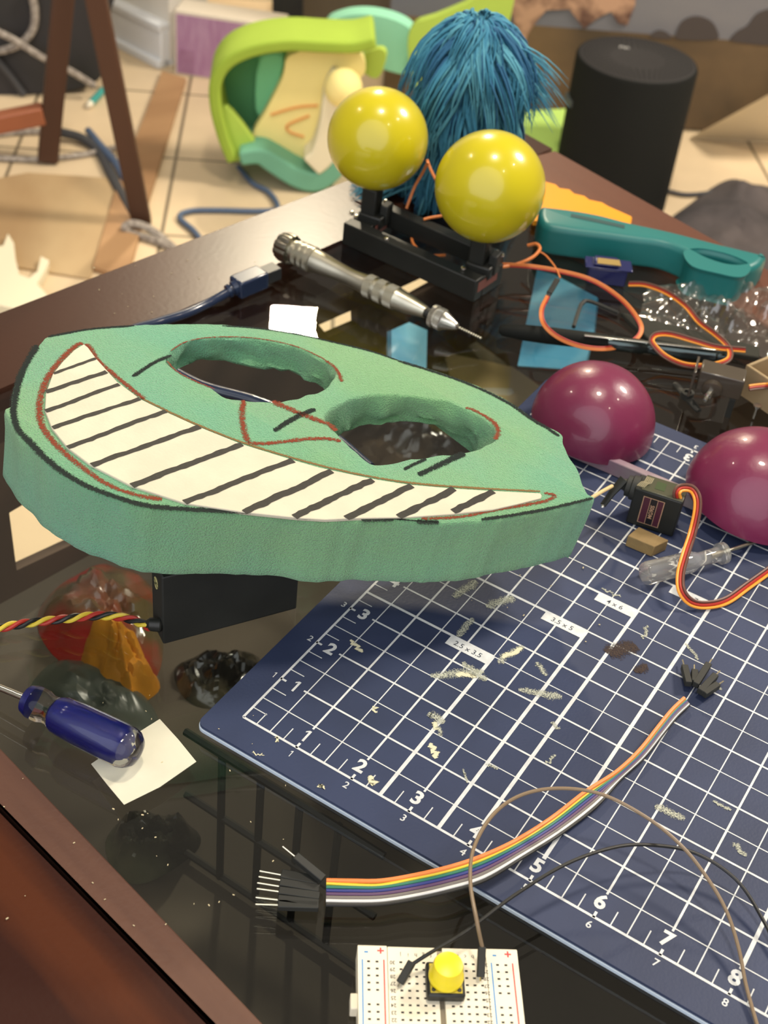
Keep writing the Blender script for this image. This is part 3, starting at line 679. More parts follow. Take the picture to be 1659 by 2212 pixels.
jw = thing('jumper_wire', 'thin black jumper wire arching from the breadboard past the right edge', 'jumper wire', at(890, 2090, BT))
pts = [at(892, 2082, .42), at(930, 2058, .55), at(1010, 2010, .6), at(1110, 1935, .66), at(1220, 1868, .7), at(1320, 1832, .65), at(1400, 1825, .56), at(1500, 1842, .42), at(1590, 1900, .28), at(1650, 1990, .16), at(1690, 2080, .08)]
B().tube(spline(pts, 8), .026, 8).build('wire', W_BK, jw)
plug(at(890, 2078, .42), at(864, 2124, .29), .10, .10, jw, .05)
jw = thing('jumper_wire', 'grey-brown jumper wire looping from the breadboard over the rainbow wires', 'jumper wire', at(1040, 2070, BT))
pts = [at(1042, 2048, .50), at(1030, 1990, .82), at(1016, 1905, .92), at(1024, 1830, .95), at(1065, 1760, .92), at(1125, 1718, .95), at(1205, 1703, .95), at(1300, 1716, .9), at(1400, 1768, .8), at(1475, 1830, .66), at(1530, 1900, .5), at(1570, 1970, .36), at(1596, 2050, .22), at(1612, 2130, .1), at(1640, 2230, .05)]
B().tube(spline(pts, 8), .027, 8).build('wire', mat('grey_brown_wire', (124, 106, 84), rough=.4), jw)
plug(at(1041, 2045, .5), at(1038, 2111, .30), .10, .10, jw, .05)

# the servo by the foam's right tip, the wooden block and the clear screwdriver
def servo_leads(path, zs, root, offs=.042, colors=(W_OY, W_RD, W_BR), r=.022, sign=1, ext=8):
    base = spline([at(x, y, z) for (x, y), z in zip(path, zs)], ext)
    for k, mm in enumerate(colors):
        pts = []
        for i, p in enumerate(base):
            t = (base[min(i+1, len(base)-1)]-base[max(i-1, 0)]).normalized(); s_ = t.cross((CP-p).normalized()).normalized(); pts.append(p+s_*(k-1)*offs*sign)
        o = B().tube(pts, r, 7).build('lead_wire', mm, root); o['label'] = ['orange', 'red', 'brown'][k]+' wire'
sv = thing('servo_motor', 'black servo motor with a printed label, standing on the mat by the foam tip', 'servo motor', (3.35, 8.3, 0))
sx = Vector((.985, .17, 0)).normalized(); sy = Vector((-sx.y, sx.x, 0)); so = Vector((2.83, 8.05, .02))
def sp(u, v, z): p = so+sx*u+sy*v; return Vector((p.x, p.y, z))
B().prism([sp(0, 0, 0), sp(.9, 0, 0), sp(.9, .47, 0), sp(0, .47, 0)], .01, .84).build('servo_case', black_pl, sv, bevel=.03)
B().prism([sp(.12, .0, 0), sp(.9, .0, 0), sp(.9, .47, 0), sp(.12, .47, 0)], .84, .87).build('case_lid', mat('smoked_lid', (70, 70, 54), rough=.3), sv, bevel=.012)
B().prism([sp(.34, .12, 0), sp(.52, .12, 0), sp(.52, .36, 0), sp(.34, .36, 0)], .87, .875).build('lid_window', mat('lid_green', (62, 74, 48), rough=.3), sv)
B().lathe(sp(.05, .24, .66), sp(-.3, .24, .66), [(0, .235), (.12, .235), (.14, .2), (.22, .2), (.24, .12), (.32, .1), (.34, .05)], 28).build('gearbox_boss', black_mt, sv)
hm = B(); h0 = sp(-.30, .2, .74); h1 = at(1302, 1092, .34)
hm.tube([h0+Vector((.05, .02, .06)), h0.lerp(h1, .5), h1], [.10, .075, .062], 10, flat=.6); hm.build('servo_horn', black_mt, sv)
B().lathe(h1+Vector((0, 0, -.02)), h1+(CP-h1).normalized(), [(0, .03), (.07, .03), (.08, .01)], 10).build('screw', chrome, sv)
lb_ = B(); fy = -.012
def lq(u0, u1, z0, z1, m_, e_=0): lb_.add([sp(u0, fy-e_, z0), sp(u1, fy-e_, z0), sp(u1, fy-e_, z1), sp(u0, fy-e_, z1)], [(0, 1, 2, 3)], m_)
lq(.20, .60, .12, .74, 1); lq(.215, .335, .135, .725, 0, .001); lq(.345, .47, .135, .725, 2, .001); lq(.48, .585, .135, .725, 0, .001)
text_into(lb_, 'MG90S', sp(.408, fy-.003, .43), .075, m=1, ax=Vector((0, 0, 1)), ay=-sx, bold=.002)
lb_.build('servo_label', [mat('label_maroon', (72, 34, 48), rough=.35), mat('label_line', (176, 140, 112), rough=.4), mat('label_black', (28, 26, 30), rough=.35)], sv, smooth=False)
glue = B()
for k in range(5):
    a = sp(.03+k*.03, .05, .87); glue.tube([a, a+Vector((.03, .1, .04)), a+Vector((.06, .2, .0)), a+Vector((.05, .34, .02))], .012, 6)
glue.build('hot_glue', mat('hot_glue_strings', (170, 160, 130), rough=.15, alpha=.6), sv)
servo_leads([(1464,1078),(1462,1064),(1472,1054),(1494,1056),(1506,1075),(1506,1105),(1496,1150),(1480,1200),(1470,1240),(1472,1275),(1492,1300),(1525,1307),(1570,1297),(1620,1262),(1700,1205)],
            [.84,.98,1.02,1.0,.95,.8,.55,.5,.4,.3,.16,.1,.08,.08,.08], sv, offs=.052, r=.027, sign=-1)
st_ = B().tube([at(1262, 1085, .85), at(1300, 1062, .85), at(1322, 1050, .7)], .035, 8).build('wooden_skewer', mat('pale_wood_stick', (206, 180, 132), rough=.7), origin=at(1300, 1062, .8))
tag(st_, 'pale wooden skewer poking out of the foam tip towards the servo arm', 'skewer')
wb_ = B().prism([Vector((3.10, 7.44, 0)), Vector((3.62, 7.46, 0)), Vector((3.76, 7.80, 0)), Vector((3.16, 7.80, 0))], 0.003, .25)
tag(wb_.build('wooden_block', mat('raw_wood_block', (150, 124, 78), rough=.8, rgb2=(118, 98, 66), vscale=40, stretch=(.3, 1, 1), bump=.3, bscale=300), origin=(3.4, 7.6, 0), bevel=.015), 'small sawn wooden block on the mat beside the servo motor', 'wooden block')
cs = thing('screwdriver', 'small clear plastic screwdriver with a steel shaft on the right of the mat', 'screwdriver', at(1480, 1220, 0))
ca = at(1392, 1240, .21); cb = at(1568, 1193, .2); cax = (cb-ca).normalized(); CL = (cb-ca).length
flt2 = lambda a, t: 1-.10*max(0, math.cos(7*a))**2*(1 if .04 < t < CL*.6 else 0)
B().lathe(ca, cb, [(0, .17), (.02, .2), (.06, .215), (CL*.55, .2), (CL*.62, .16), (CL*.66, .13), (CL*.90, .14), (CL*.92, .2), (CL*.98, .2), (CL, .14)], 56, flute=flt2).build('handle', mat('clear_fluted_plastic', (244, 242, 236), rough=.04, trans=.9, ior=1.33, coat=.6), cs)
ce = at(1720, 1142, .1)
B().lathe(cb-cax*.35, ce, [(0, .035), ((ce-cb).length+.35, .033)], 12).build('shaft', steel, cs)

# purple domes on their grey bar
pur = mat('glossy_purple_paint', (112, 36, 68), rough=.33, var=.10, vscale=20, bump=.12, bscale=120, coat=.25)
greyp = mat('grey_printed_plastic', (150, 138, 140), rough=.6, var=.1, vscale=30, rgb2=(126, 92, 112), lo=.3, hi=.6)
dm = thing('eyelid_pair', 'pair of glossy purple domes joined by a grey bar on the mat', 'painted domes', (2.8, 9.6, 0))
for (cx, cy, r) in ((1.09, 10.14, 1.25), (4.58, 10.0, 1.33)):
    tilt = Matrix.Rotation(math.radians(6), 3, 'Y'); b = B(); vs = []; n = 64; rings = 26; c = Vector((cx, cy, .34))
    for i in range(rings+1):
        a = (PI/2)*i/rings
        for k in range(n):
            t = 2*PI*k/n; rr = r*(1+.010*math.cos(a)*noise.noise(Vector((math.cos(t)*2, math.sin(t)*2, a*2+cx)))); vs.append(c+tilt@Vector((rr*math.cos(a)*math.cos(t), rr*math.cos(a)*math.sin(t), rr*math.sin(a)*1.0-.06)))
    fs = [[i*n+k, i*n+(k+1) % n, (i+1)*n+(k+1) % n, (i+1)*n+k] for i in range(rings) for k in range(n)]
    # wall turned inwards: a thin shell with an open underside
    o0 = len(vs)
    for i in range(rings+1):
        a = (PI/2)*i/rings
        for k in range(n): t = 2*PI*k/n; rr = r-.08; vs.append(c+tilt@Vector((rr*math.cos(a)*math.cos(t), rr*math.cos(a)*math.sin(t), rr*math.sin(a)-.06)))
    fs += [[o0+i*n+k, o0+(i+1)*n+k, o0+(i+1)*n+(k+1) % n, o0+i*n+(k+1) % n] for i in range(rings) for k in range(n)]
    fs += [[k, o0+k, o0+(k+1) % n, (k+1) % n] for k in range(n)]
    b.add(vs, fs).build('dome', pur, dm, flip=False)
B().prism([at(1205, 972, .05), at(1592, 1140, .05), at(1596, 1140, .05)+Vector((.02, .16, 0)), at(1205, 972, .05)+Vector((.02, .16, 0))], .004, .33).build('mounting_bar', greyp, dm, bevel=.02)
for cx in (1.0, 4.2): B().prism([Vector((cx-.5, 9.15, 0)), Vector((cx+.35, 9.15, 0)), Vector((cx+.35, 9.6, 0)), Vector((cx-.5, 9.6, 0))], .12, .28).build('mounting_tab', greyp, dm, bevel=.02)
tag(B().tube(spline([at(1178, 883, 1.0), at(1184, 873, 1.02), at(1191, 870, 1.02)], 6), .012, 6).build('hair_curl', W_BK, origin=at(1184, 875, 1)), 'tiny dark curl of hair stuck to the left purple dome', 'hair') if False else None
# ------------------------------------------------------------------ far side of the table: eye mechanism, fur, tools
em = thing('eye_mechanism', 'black bracket with two glossy yellow ball eyes on posts', 'eye mechanism', (-5.3, 13.9, GL))
yel = mat('glossy_yellow_plastic', (188, 174, 24), rough=.25, var=.05, vscale=14, coat=.4)
eL = Vector((-6.84, 14.19, 2.4)); eR = Vector((-3.67, 13.87, 2.4))
B().sphere(eL, 1.17, 64).build('eyeball', yel, em, angle=80)
B().sphere(eR, 1.23, 64).build('eyeball', yel, em, angle=80)
# frame: front beam, rear beam, end blocks and foot
f0 = Vector((-7.12, 13.42, 0)); f1 = Vector((-3.32, 13.16, 0)); fdv = (f1-f0).normalized(); fnv = Vector((-fdv.y, fdv.x, 0)); FL = (f1-f0).length
def fp(u, v, z): p = f0+fdv*u+fnv*v; return Vector((p.x, p.y, z))
def fbox(b, u0, u1, v0, v1, z0, z1): return b.prism([fp(u0, v0, 0), fp(u1, v0, 0), fp(u1, v1, 0), fp(u0, v1, 0)], z0, z1)
fbox(B(), 0, FL, 0, .34, GL+.002, .45).build('front_beam', black_pl, em, bevel=.03)
fbox(B(), .2, FL-.1, 1.02, 1.34, .15, .62).build('rear_beam', black_pl, em, bevel=.03)
fbox(B(), 0, .55, .34, 1.3, GL+.002, .40).build('end_block', black_pl, em, bevel=.03)
fbox(B(), FL-.55, FL, .34, 1.2, GL+.002, .42).build('end_block', black_pl, em, bevel=.03)
for (c, u0) in ((eL, .35), (eR, FL-.55)):
    B().box((c.x, c.y, .75), (.40, .40, .9), .1).box((c.x+.1, c.y-.02, .42), (.62, .5, .3), .1).build('post', black_pl, em, bevel=.04)
    B().box((c.x+.34, c.y+.15, .55), (.2, .34, .5), .1).build('servo_bracket', black_mt, em, bevel=.03)
lab = mat('red_brown_label', (104, 58, 50), rough=.45)
o = B(); o.add([fp(FL+.004, .12, .10), fp(FL+.004, .95, .10), fp(FL+.004, .95, .36), fp(FL+.004, .12, .36)], [(0, 1, 2, 3)]); o.build('servo_sticker', lab, em, smooth=False)
o = B(); o.add([fp(.62, .45, .18), fp(.62, .95, .18), fp(.62, .95, .42), fp(.62, .45, .42)], [(0, 1, 2, 3)]); o.build('servo_sticker', lab, em, smooth=False)
for (px, py, z) in ((1001, 581, .46), (835, 517, .46), (760, 462, .46), (769, 470, .42), (1072, 545, .62), (1084, 553, .6), (833, 437, .66)):
    p = at(px, py, z); d = (CP-p).normalized(); B().lathe(p, p+Vector((0, -.3, 1)), [(0, .06), (.03, .065), (.06, .05), (.07, .02)], 14).build('screw', chrome, em)
for pth in ([(922,345,2.0),(932,370,1.8),(945,395,1.6)], [(925,350,2.0),(912,375,1.6),(895,405,1.2),(878,450,.7)], [(955,466,.75),(930,470,.7),(915,474,.66)], [(889,503,.2),(892,525,.1),(910,543,.05),(935,552,.05),(962,551,.05)]):
    o = B().tube(spline([at(*q) for q in pth], 8), .035, 7).build('lead_wire', W_OR, em); o['label'] = 'orange servo lead'
servo_leads([(1083,572),(1140,575),(1210,586),(1280,606),(1340,645),(1378,690),(1384,718),(1360,740),(1310,753),(1255,748),(1205,728),(1175,700),(1170,670),(1183,640)],
            [.3,.35,.35,.3,.2,.1,.06,.05,.05,.15,.3,.42,.42,.4], em, offs=.035, colors=(W_OR, W_OR, W_RD), r=.02, sign=1)
plug(at(1186, 634, .4), at(1204, 604, .4), .12, .08, em, .01, name='connector')
plug(at(1178, 652, .36), at(1188, 630, .38), .10, .08, em, .01, name='connector')
B().tube(spline([at(1210, 600, .4), at(1200, 578, .38), at(1180, 553, .35), at(1165, 543, .4)], 8), .02, 6).build('lead_wire', W_OR, em)
B().tube(spline([at(1083, 577, .3), at(1115, 571, .3), at(1150, 556, .4), at(1166, 538, .5), at(1158, 527, .5), at(1140, 530, .4)], 8), .04, 7).build('lead_wire', W_OR, em)

# blue fur
fur = thing('fur_puppet', 'shaggy blue fur body standing behind the yellow eyes', 'fur puppet', (-6.3, 17.1, 0))
fc = Vector((-6.2, 17.35, 0)); FH = 4.55
B().lathe(fc+Vector((0, 0, GL+.05)), fc+Vector((0, 0, 5)), [(0, 1.1), (1, 1.15), (2, 1.12), (3, 1.0), (3.8, .72), (4.25, .35), (4.42, .1)], 24).build('body', mat('blue_fur_base', (34, 92, 124), rough=.95), fur)
fb = B(); rnd = random.Random(3)
def strand(pts, w, m): fb.tube(pts, [w*(1-i/(len(pts)-1))**.7+.002 for i in range(len(pts))], 3, m, cap=False)
def radius(z): 
    z = max(0, min(z, 4.5)); return 1.15*math.sqrt(max(.01, 1-(max(0, z-1.0)/3.62)**2.2))
for i in range(330):
    th0 = rnd.uniform(0, 2*PI); zc0 = GL+4.65*(1-rnd.random()**1.35*.93); L0 = rnd.uniform(1.0, 2.0); fl0 = rnd.uniform(.12, .75)*(1.3 if zc0 > 3.6 else .8); sw = rnd.uniform(-.7, .7); mm = 0 if rnd.random() < .5 else (1 if rnd.random() < .6 else 2); curl = rnd.uniform(-.35, .35)
    for j in range(11):
        jt = rnd.uniform(-.16, .16)/max(.3, radius(zc0)); jz = rnd.uniform(-.14, .14); k6 = []; z0 = zc0+jz; r0 = radius(z0)*.93; L = L0*rnd.uniform(.75, 1.05)
        for k in range(8):
            t = k/7; up = .16*math.sin(t*PI)*(1.4 if z0 > 3.8 else .3); cv_ = 1-.75*t
            a = th0+jt*cv_+sw*t*.45+curl*t*t*math.sin(t*2.5)
            rr = max(r0, 0)+fl0*math.sin(t*PI*.62)*L*.55+(radius(z0-L*t)-r0)*t*.9+rnd.uniform(-.01, .01)
            z = zc0+jz*cv_+up-(L*t**1.25)*.92
            k6.append(fc+Vector((math.cos(a)*rr, math.sin(a)*rr, max(z, GL+.04+rnd.random()*.04))))
        strand(k6, rnd.uniform(.032, .06), mm if rnd.random() < .75 else rnd.choice((0, 1, 2)))
for i in range(420):      # skirt of fur spreading on the table to the left, and wisps on the right shoulder
    a0 = PI+rnd.uniform(-.15, .85); p0 = fc+Vector((math.cos(a0)*1.0, math.sin(a0)*1.0-.2, rnd.uniform(.3, 1.3))); L = rnd.uniform(.9, 1.7); a = a0+rnd.uniform(-.25, .25)
    strand([p0+Vector((math.cos(a)*L*t, math.sin(a)*L*t, -max(0, p0.z-.0)*t**1.5)) for t in [j/5 for j in range(6)]], rnd.uniform(.03, .055), rnd.choice((0, 0, 1)))
for i in range(260):     # tousled crown
    a = rnd.uniform(0, 2*PI); p0 = fc+Vector((math.cos(a)*.18, math.sin(a)*.18, 4.35)); L = rnd.uniform(.5, 1.25); up = rnd.uniform(.1, .45); tw = rnd.uniform(-.8, .8)
    strand([p0+Vector((math.cos(a+tw*t)*L*t, math.sin(a+tw*t)*L*t, up*math.sin(t*PI*.8)-1.1*L*t*t)) for t in [j/6 for j in range(7)]], rnd.uniform(.03, .05), rnd.choice((0, 0, 1, 2)))
for i in range(140):
    p0 = fc+Vector((rnd.uniform(.2, .9), rnd.uniform(.0, .6), rnd.uniform(3.3, 4.1))); L = rnd.uniform(.9, 1.5); sl = rnd.uniform(-.9, -.35)
    strand([p0+Vector((L*t, .25*t, sl*t*L+.15*math.sin(t*PI))) for t in [j/5 for j in range(6)]], rnd.uniform(.02, .035), rnd.choice((0, 1)))
fb.build('fur', [mat('blue_fur', (58, 124, 150), rough=.8), mat('blue_fur_light', (84, 148, 166), rough=.8), mat('blue_fur_dark', (38, 90, 124), rough=.8)], fur, angle=180, flip=False)['kind'] = 'stuff'

# pin vise drill
dr = thing('hand_drill', 'satin steel hand drill with knurled bands and a thin twist bit', 'hand drill', at(800, 610, GL))
d0 = at(604, 528, .34); d1 = at(988, 706, .22); DL = (d1-d0).length; dax = (d1-d0).normalized()
kn = lambda a, t: 1-.05*(math.cos(44*a) > 0)
cap_f = lambda a, t: 1-.09*max(0, math.cos(9*a))**2
T_ = lambda f: f*DL
B().lathe(d0, d1, [(0, .22), (.02, .30), (T_(.03), .345), (T_(.075), .345), (T_(.08), .27)], 72, flute=cap_f).build('end_cap', mat('dark_steel', (150, 146, 134), rough=.3, metal=1), dr)
B().lathe(d0, d1, [(T_(.08), .26), (T_(.10), .27), (T_(.20), .30), (T_(.205), .27), (T_(.26), .255), (T_(.33), .215), (T_(.42), .195), (T_(.50), .225), (T_(.505), .25), (T_(.55), .255), (T_(.55), .24), (T_(.56), .24), (T_(.56), .255), (T_(.61), .255), (T_(.61), .24), (T_(.62), .24), (T_(.62), .255), (T_(.675), .255), (T_(.68), .245), (T_(.74), .22), (T_(.83), .135), (T_(.835), .10)], 64).build('handle', steel, dr)
for (a, b_, r) in ((.105, .13, .295), (.14, .165, .30), (.172, .2, .305)): B().lathe(d0, d1, [(T_(a), r-.02), (T_(a)+.01, r), (T_(b_)-.01, r), (T_(b_), r-.02)], 132, flute=kn).build('knurled_band', steel, dr)
for (a, b_) in ((.508, .548), (.565, .607), (.622, .672)): B().lathe(d0, d1, [(T_(a), .24), (T_(a)+.01, .268), (T_(b_)-.01, .268), (T_(b_), .24)], 132, flute=kn).build('knurled_band', steel, dr)
B().lathe(d0, d1, [(T_(.83), .12), (T_(.875), .12)], 24).build('neck', black_pl, dr)
B().lathe(d0, d1, [(T_(.862), .2), (T_(.867), .255), (T_(.885), .26), (T_(.89), .225), (T_(.896), .225), (T_(.90), .25), (T_(.925), .25), (T_(.93), .215), (T_(.99), .10), (T_(1.0), .075), (T_(1.005), .03)], 132, flute=lambda a, t: (1-.05*(math.cos(44*a) > 0)) if t < T_(.927) else 1).build('chuck', chrome, dr)
de = at(1040, 731, .02); bd = (de-d1).normalized(); BLn = (de-d1).length
tb_ = B(); n = 60; vs = []
for i in range(n+1):
    t = i/n*BLn; a = i*.55
    u = bd.orthogonal().normalized(); w = bd.cross(u)
    for k in range(6): q = 2*PI*k/6; rx, ry = .036, .016; x, y = rx*math.cos(q), ry*math.sin(q); vs.append(d1+bd*t+u*(x*math.cos(a)-y*math.sin(a))+w*(x*math.sin(a)+y*math.cos(a)))
tb_.add(vs, [[i*6+k, i*6+(k+1) % 6, (i+1)*6+(k+1) % 6, (i+1)*6+k] for i in range(n) for k in range(6)]).build('drill_bit', steel, dr)

# usb lead
ul = thing('usb_cable', 'dark blue cable with a boxy plug lying along the table rail', 'cable', at(540, 610, 0))
navyp = mat('translucent_navy_plastic', (24, 38, 64), rough=.25, coat=.5)
u0 = at(508, 622, .15); u1 = at(568, 597, .18)
d = (u1-u0).normalized(); s_ = d.cross(Vector((0, 0, 1))).normalized(); R_ = Matrix((d, s_, s_.cross(d))).transposed()
B().box((u0+u1)/2, ((u1-u0).length, .45, .42), rot=R_).build('plug_housing', navyp, ul, bevel=.05)
B().box(u1+d*.2, (.42, .34, .3), rot=R_).build('plug_shell', mat('dark_plug', (36, 38, 40), rough=.4), ul, bevel=.02)
B().tube(spline([u0+d*.05, at(492, 632, .1), at(450, 655, .0), at(400, 678, .0), at(340, 697, .0), at(280, 720, .0), at(330, 770, GL+.1), at(430, 830, GL+.1), at(560, 868, GL+.1), at(700, 930, GL+.1), at(800, 1010, GL+.1)], 10), .105, 12).build('cable', navyp, ul)
B().lathe(u0, at(492, 630, .1), [(-.05, .18), (.06, .17), (.07, .13), (.12, .13), (.13, .16), (.2, .15)], 20).build('strain_relief', navyp, ul)

# teal handle
tl = thing('teal_handle_tool', 'thick teal plastic handle with a finger loop, lying on the back of the table', 'tool', at(1400, 520, GL))
teal = mat('teal_plastic', (24, 102, 100), rough=.4, var=.05, vscale=10)
up_ = [(1160,478,.3),(1168,452,.55),(1186,441,.7),(1240,446,.72),(1300,457,.72),(1360,474,.7),(1450,497,.66),(1550,526,.62),(1646,553,.58)]
lo_ = [(1646,580,.35),(1630,606,.2),(1600,620,.15),(1555,620,.12),(1505,604,.12),(1460,580,.12),(1420,565,.12),(1370,558,.12),(1300,548,.12),(1220,538,.12),(1172,528,.12),(1158,508,.15)]
hp = spline([at(*q) for q in up_+lo_], 5, True)
hole_ = spline([at(*q) for q in ((1478,566,.45),(1490,550,.55),(1520,545,.6),(1570,556,.6),(1604,575,.55),(1612,592,.5),(1592,612,.45),(1540,605,.42),(1494,592,.42))], 5, True)
rounded_prism(hp, GL+.004, .66, .17, .12, holes=[hole_]).build('handle_body', teal, tl, angle=60)
sl = [at(1234, 461, .67), at(1350, 486, .67), at(1349, 493, .67), at(1233, 468, .67)]
B().prism(sl, .60, .668).build('slot', mat('deep_teal', (14, 60, 62), rough=.6), tl)
B().prism([at(1500, 556, .2), at(1530, 548, .2), at(1534, 580, .2), at(1505, 578, .2)], GL, .3).build('thumb_latch', black_mt, tl, bevel=.04)

# yellow strip behind it
yp = [at(*q, .05) for q in ((1150,480),(1150,395),(1172,388),(1180,396),(1200,401),(1208,409),(1230,412),(1240,421),(1262,426),(1272,434),(1300,440),(1320,452),(1365,472),(1362,490),(1280,480))]
tag(B().prism(yp, -.055, .10).build('yellow_scraper', mat('amber_plastic', (240, 156, 20), rough=.4, trans=.15), origin=at(1260, 440, 0), bevel=.03), 'amber-yellow plastic strip with a scalloped edge behind the teal handle', 'plastic strip')

# small blue servo
bs = thing('blue_servo', 'small translucent blue servo motor in front of the teal handle', 'servo motor', at(1310, 620, GL))
blu = mat('translucent_blue', (30, 36, 92), rough=.2, coat=.5, trans=.3)
b0 = at(1266, 612, GL); bvx = (at(1352, 622, GL)-b0).normalized(); bvy = Vector((-bvx.y, bvx.x, 0)); bL = .92
def bp_(u, v): return b0+bvx*u+bvy*v
B().prism([bp_(0, 0), bp_(bL, 0), bp_(bL, .42), bp_(0, .42)], GL+.01, .30).build('servo_case', blu, bs, bevel=.03)
B().prism([bp_(-.1, -.05), bp_(bL+.1, -.05), bp_(bL+.1, .45), bp_(-.1, .45)], .32, .36).build('mounting_flange', blu, bs, bevel=.015)
B().prism([bp_(.1, .0), bp_(.7, .0), bp_(.7, .4), bp_(.1, .4)], .36, .45).build('gear_cover', blu, bs, bevel=.04)
B().prism([bp_(.16, -.02), bp_(.72, -.02), bp_(.70, .25), bp_(.18, .25)], .45, .46).build('gold_sticker', mat('gold_label', (168, 142, 84), rough=.35, metal=.5), bs)
B().lathe(bp_(.1, .2)+Vector((0, 0, .35)), bp_(.1, .2)+Vector((0, 0, 1)), [(0, .1), (.1, .1), (.12, .05)], 16).build('output_shaft', mat('white_plastic_shaft', (200, 205, 225), rough=.4), bs)
servo_leads([(1358,613),(1395,615),(1440,632),(1480,660),(1510,695),(1545,722),(1570,745),(1578,765),(1568,780),(1530,790),(1480,788),(1438,770),(1412,745),(1408,732),(1420,722),(1450,722),(1500,736),(1550,750),(1610,756)],
            [.15,.25,.3,.3,.28,.26,.3,.4,.45,.4,.3,.3,.4,.45,.5,.45,.4,.35,.3], bs, offs=.042, colors=(W_OY, W_RD, W_BR), r=.022, sign=-1)

# pens
pn = thing('pen', 'black pen with a bright metal clip lying on the glass', 'pen', at(1320, 740, GL))
q0 = at(1078, 712, .06); q1 = at(1578, 772, .06); PL = (q1-q0).length; pax = (q1-q0).normalized()
B().lathe(q0, q1, [(0, .07), (.08, .13), (.5, .175), (1.0, .19), (PL*.46, .185), (PL*.47, .15)], 32).build('barrel', mat('soft_black_grip', (20, 22, 20), rough=.75, spec=.2), pn)
B().lathe(q0, q1, [(PL*.46, .15), (PL*.48, .165), (PL*.62, .165), (PL*.63, .14), (PL*.66, .14), (PL*.67, .165), (PL*.93, .16), (PL*.94, .12), (PL*.97, .12), (PL*.975, .08), (PL*1.0, .07)], 32).build('cap', mat('gunmetal', (74, 84, 84), rough=.18, metal=.9), pn)
cl0 = at(1262, 724, .26); cl1 = at(1560, 757, .26)
B().box((cl0+cl1)/2, ((cl1-cl0).length, .07, .03), math.atan2(cl1.y-cl0.y, cl1.x-cl0.x)).build('clip', chrome, pn, bevel=.01)
fl = [at(*q, -.02) for q in ((1340,676),(1365,684),(1410,694),(1500,716),(1600,741),(1640,752),(1640,775),(1560,762),(1440,742),(1400,735),(1370,705))]
tag(B().prism(fl, GL+.003, .02).build('dark_pouch', mat('charcoal_fabric', (52, 52, 47), rough=.9, spec=.15, var=.1, vscale=30), origin=at(1500, 740, GL), bevel=.03), 'flat dark grey pouch behind the pen', 'pouch')
hk = B().tube(spline([at(1239, 706, GL+.07), at(1250, 672, GL+.07), at(1258, 655, GL+.07), at(1275, 651, GL+.07), at(1336, 676, GL+.07)], 6), .05, 6).build('hex_key', black_mt, origin=at(1260, 680, GL))
tag(hk, 'black L-shaped hex key on the glass inside the wire loop', 'hex key')

# cardboard box with second servo, horn and screw
cbx = thing('cardboard_box', 'open tan cardboard box at the right edge of the table', 'box', at(1640, 840, GL))
card = mat('tan_cardboard', (150, 130, 98), rough=.85, var=.08, vscale=30)
k0 = at(1598, 872, GL); kx = Vector((.93, -.36, 0)).normalized(); ky = Vector((.36, .93, 0)); H_ = .75
k0 = at(1592, 850, GL)
def kp(u, v): return k0+kx*u+ky*v
for nm, pl in (('box_side', [kp(0, 0), kp(3, 0), kp(3, .07), kp(0, .07)]), ('box_side', [kp(0, .07), kp(.07, .07), kp(.07, 2), kp(0, 2)]), ('box_side', [kp(0, 2), kp(3, 2), kp(3, 2.07), kp(0, 2.07)])):
    B().prism(pl, GL, GL+H_).build(nm, card, cbx, bevel=.02)
B().prism([kp(.07, .07), kp(3, .07), kp(3, 2), kp(.07, 2)], GL, GL+.06).build('box_floor', card, cbx)
s2 = thing('servo_motor', 'smoky brown servo motor with a bare metal spline by the cardboard box', 'servo motor', at(1570, 860, GL))
smk = mat('smoky_plastic', (72, 64, 54), rough=.25, var=.15, vscale=20, coat=.4)
sA = at(1500, 800, .82); sX = (at(1622, 830, .82)-sA).normalized(); sX.z = 0; sX.normalize(); sY = Vector((-sX.y, sX.x, 0))
def s2p(u, v, z): p = sA+sX*u+sY*v; return Vector((p.x, p.y, z))
B().prism([s2p(.12, 0, 0), s2p(1.05, 0, 0), s2p(1.05, .5, 0), s2p(.12, .5, 0)], .36, .84).build('servo_case', smk, s2, bevel=.03)
B().prism([s2p(0, -.1, 0), s2p(.05, -.1, 0), s2p(.05, .55, 0), s2p(0, .55, 0)], .22, .84).build('mounting_flange', smk, s2, bevel=.01)
B().lathe(s2p(.45, .05, .50), s2p(.45, -.4, .40), [(0, .22), (.1, .21), (.14, .14)], 24).build('gearbox_boss', smk, s2)
B().lathe(s2p(.45, -.05, .47), s2p(.30, -.6, .36), [(0, .085), (.22, .085), (.24, .05), (.34, .05), (.35, .03)], 20, flute=lambda a, t: 1-.08*(math.cos(12*a) > 0)).build('output_spline', chrome, s2)
B().prism([s2p(.86, .0, 0), s2p(.98, .0, 0), s2p(.98, .16, 0), s2p(.86, .16, 0)], GL+.002, .36).build('support_leg', black_mt, s2, bevel=.01)
servo_leads([(1618,838),(1640,835),(1700,830)], [.5, .5, .5], s2, offs=.045, r=.024)
hb_ = thing('servo_horn', 'loose black two-armed servo horn lying on the glass', 'servo horn', at(1482, 860, GL))
hA = at(1457, 828, GL+.06); hB = at(1510, 888, GL+.06); hC = (hA+hB)/2
B().tube([hA, hA.lerp(hC, .1), hC, hC.lerp(hB, .9), hB], [.05, .075, .10, .085, .06], 10, flat=.7).build('horn_arm', black_mt, hb_)
B().lathe(hC+Vector((0, 0, -.02)), hC+Vector((0, 0, 1)), [(0, .14), (.15, .14), (.155, .08), (.1, .07)], 20).build('horn_hub', black_mt, hb_)
sc_ = B(); p = at(1627, 905, GL+.02); p2 = p+Vector((0, 0, .36)); sc_.lathe(p2, p, [(0, .09), (.04, .09), (.06, .035), (.34, .03), (.36, .01)], 14)
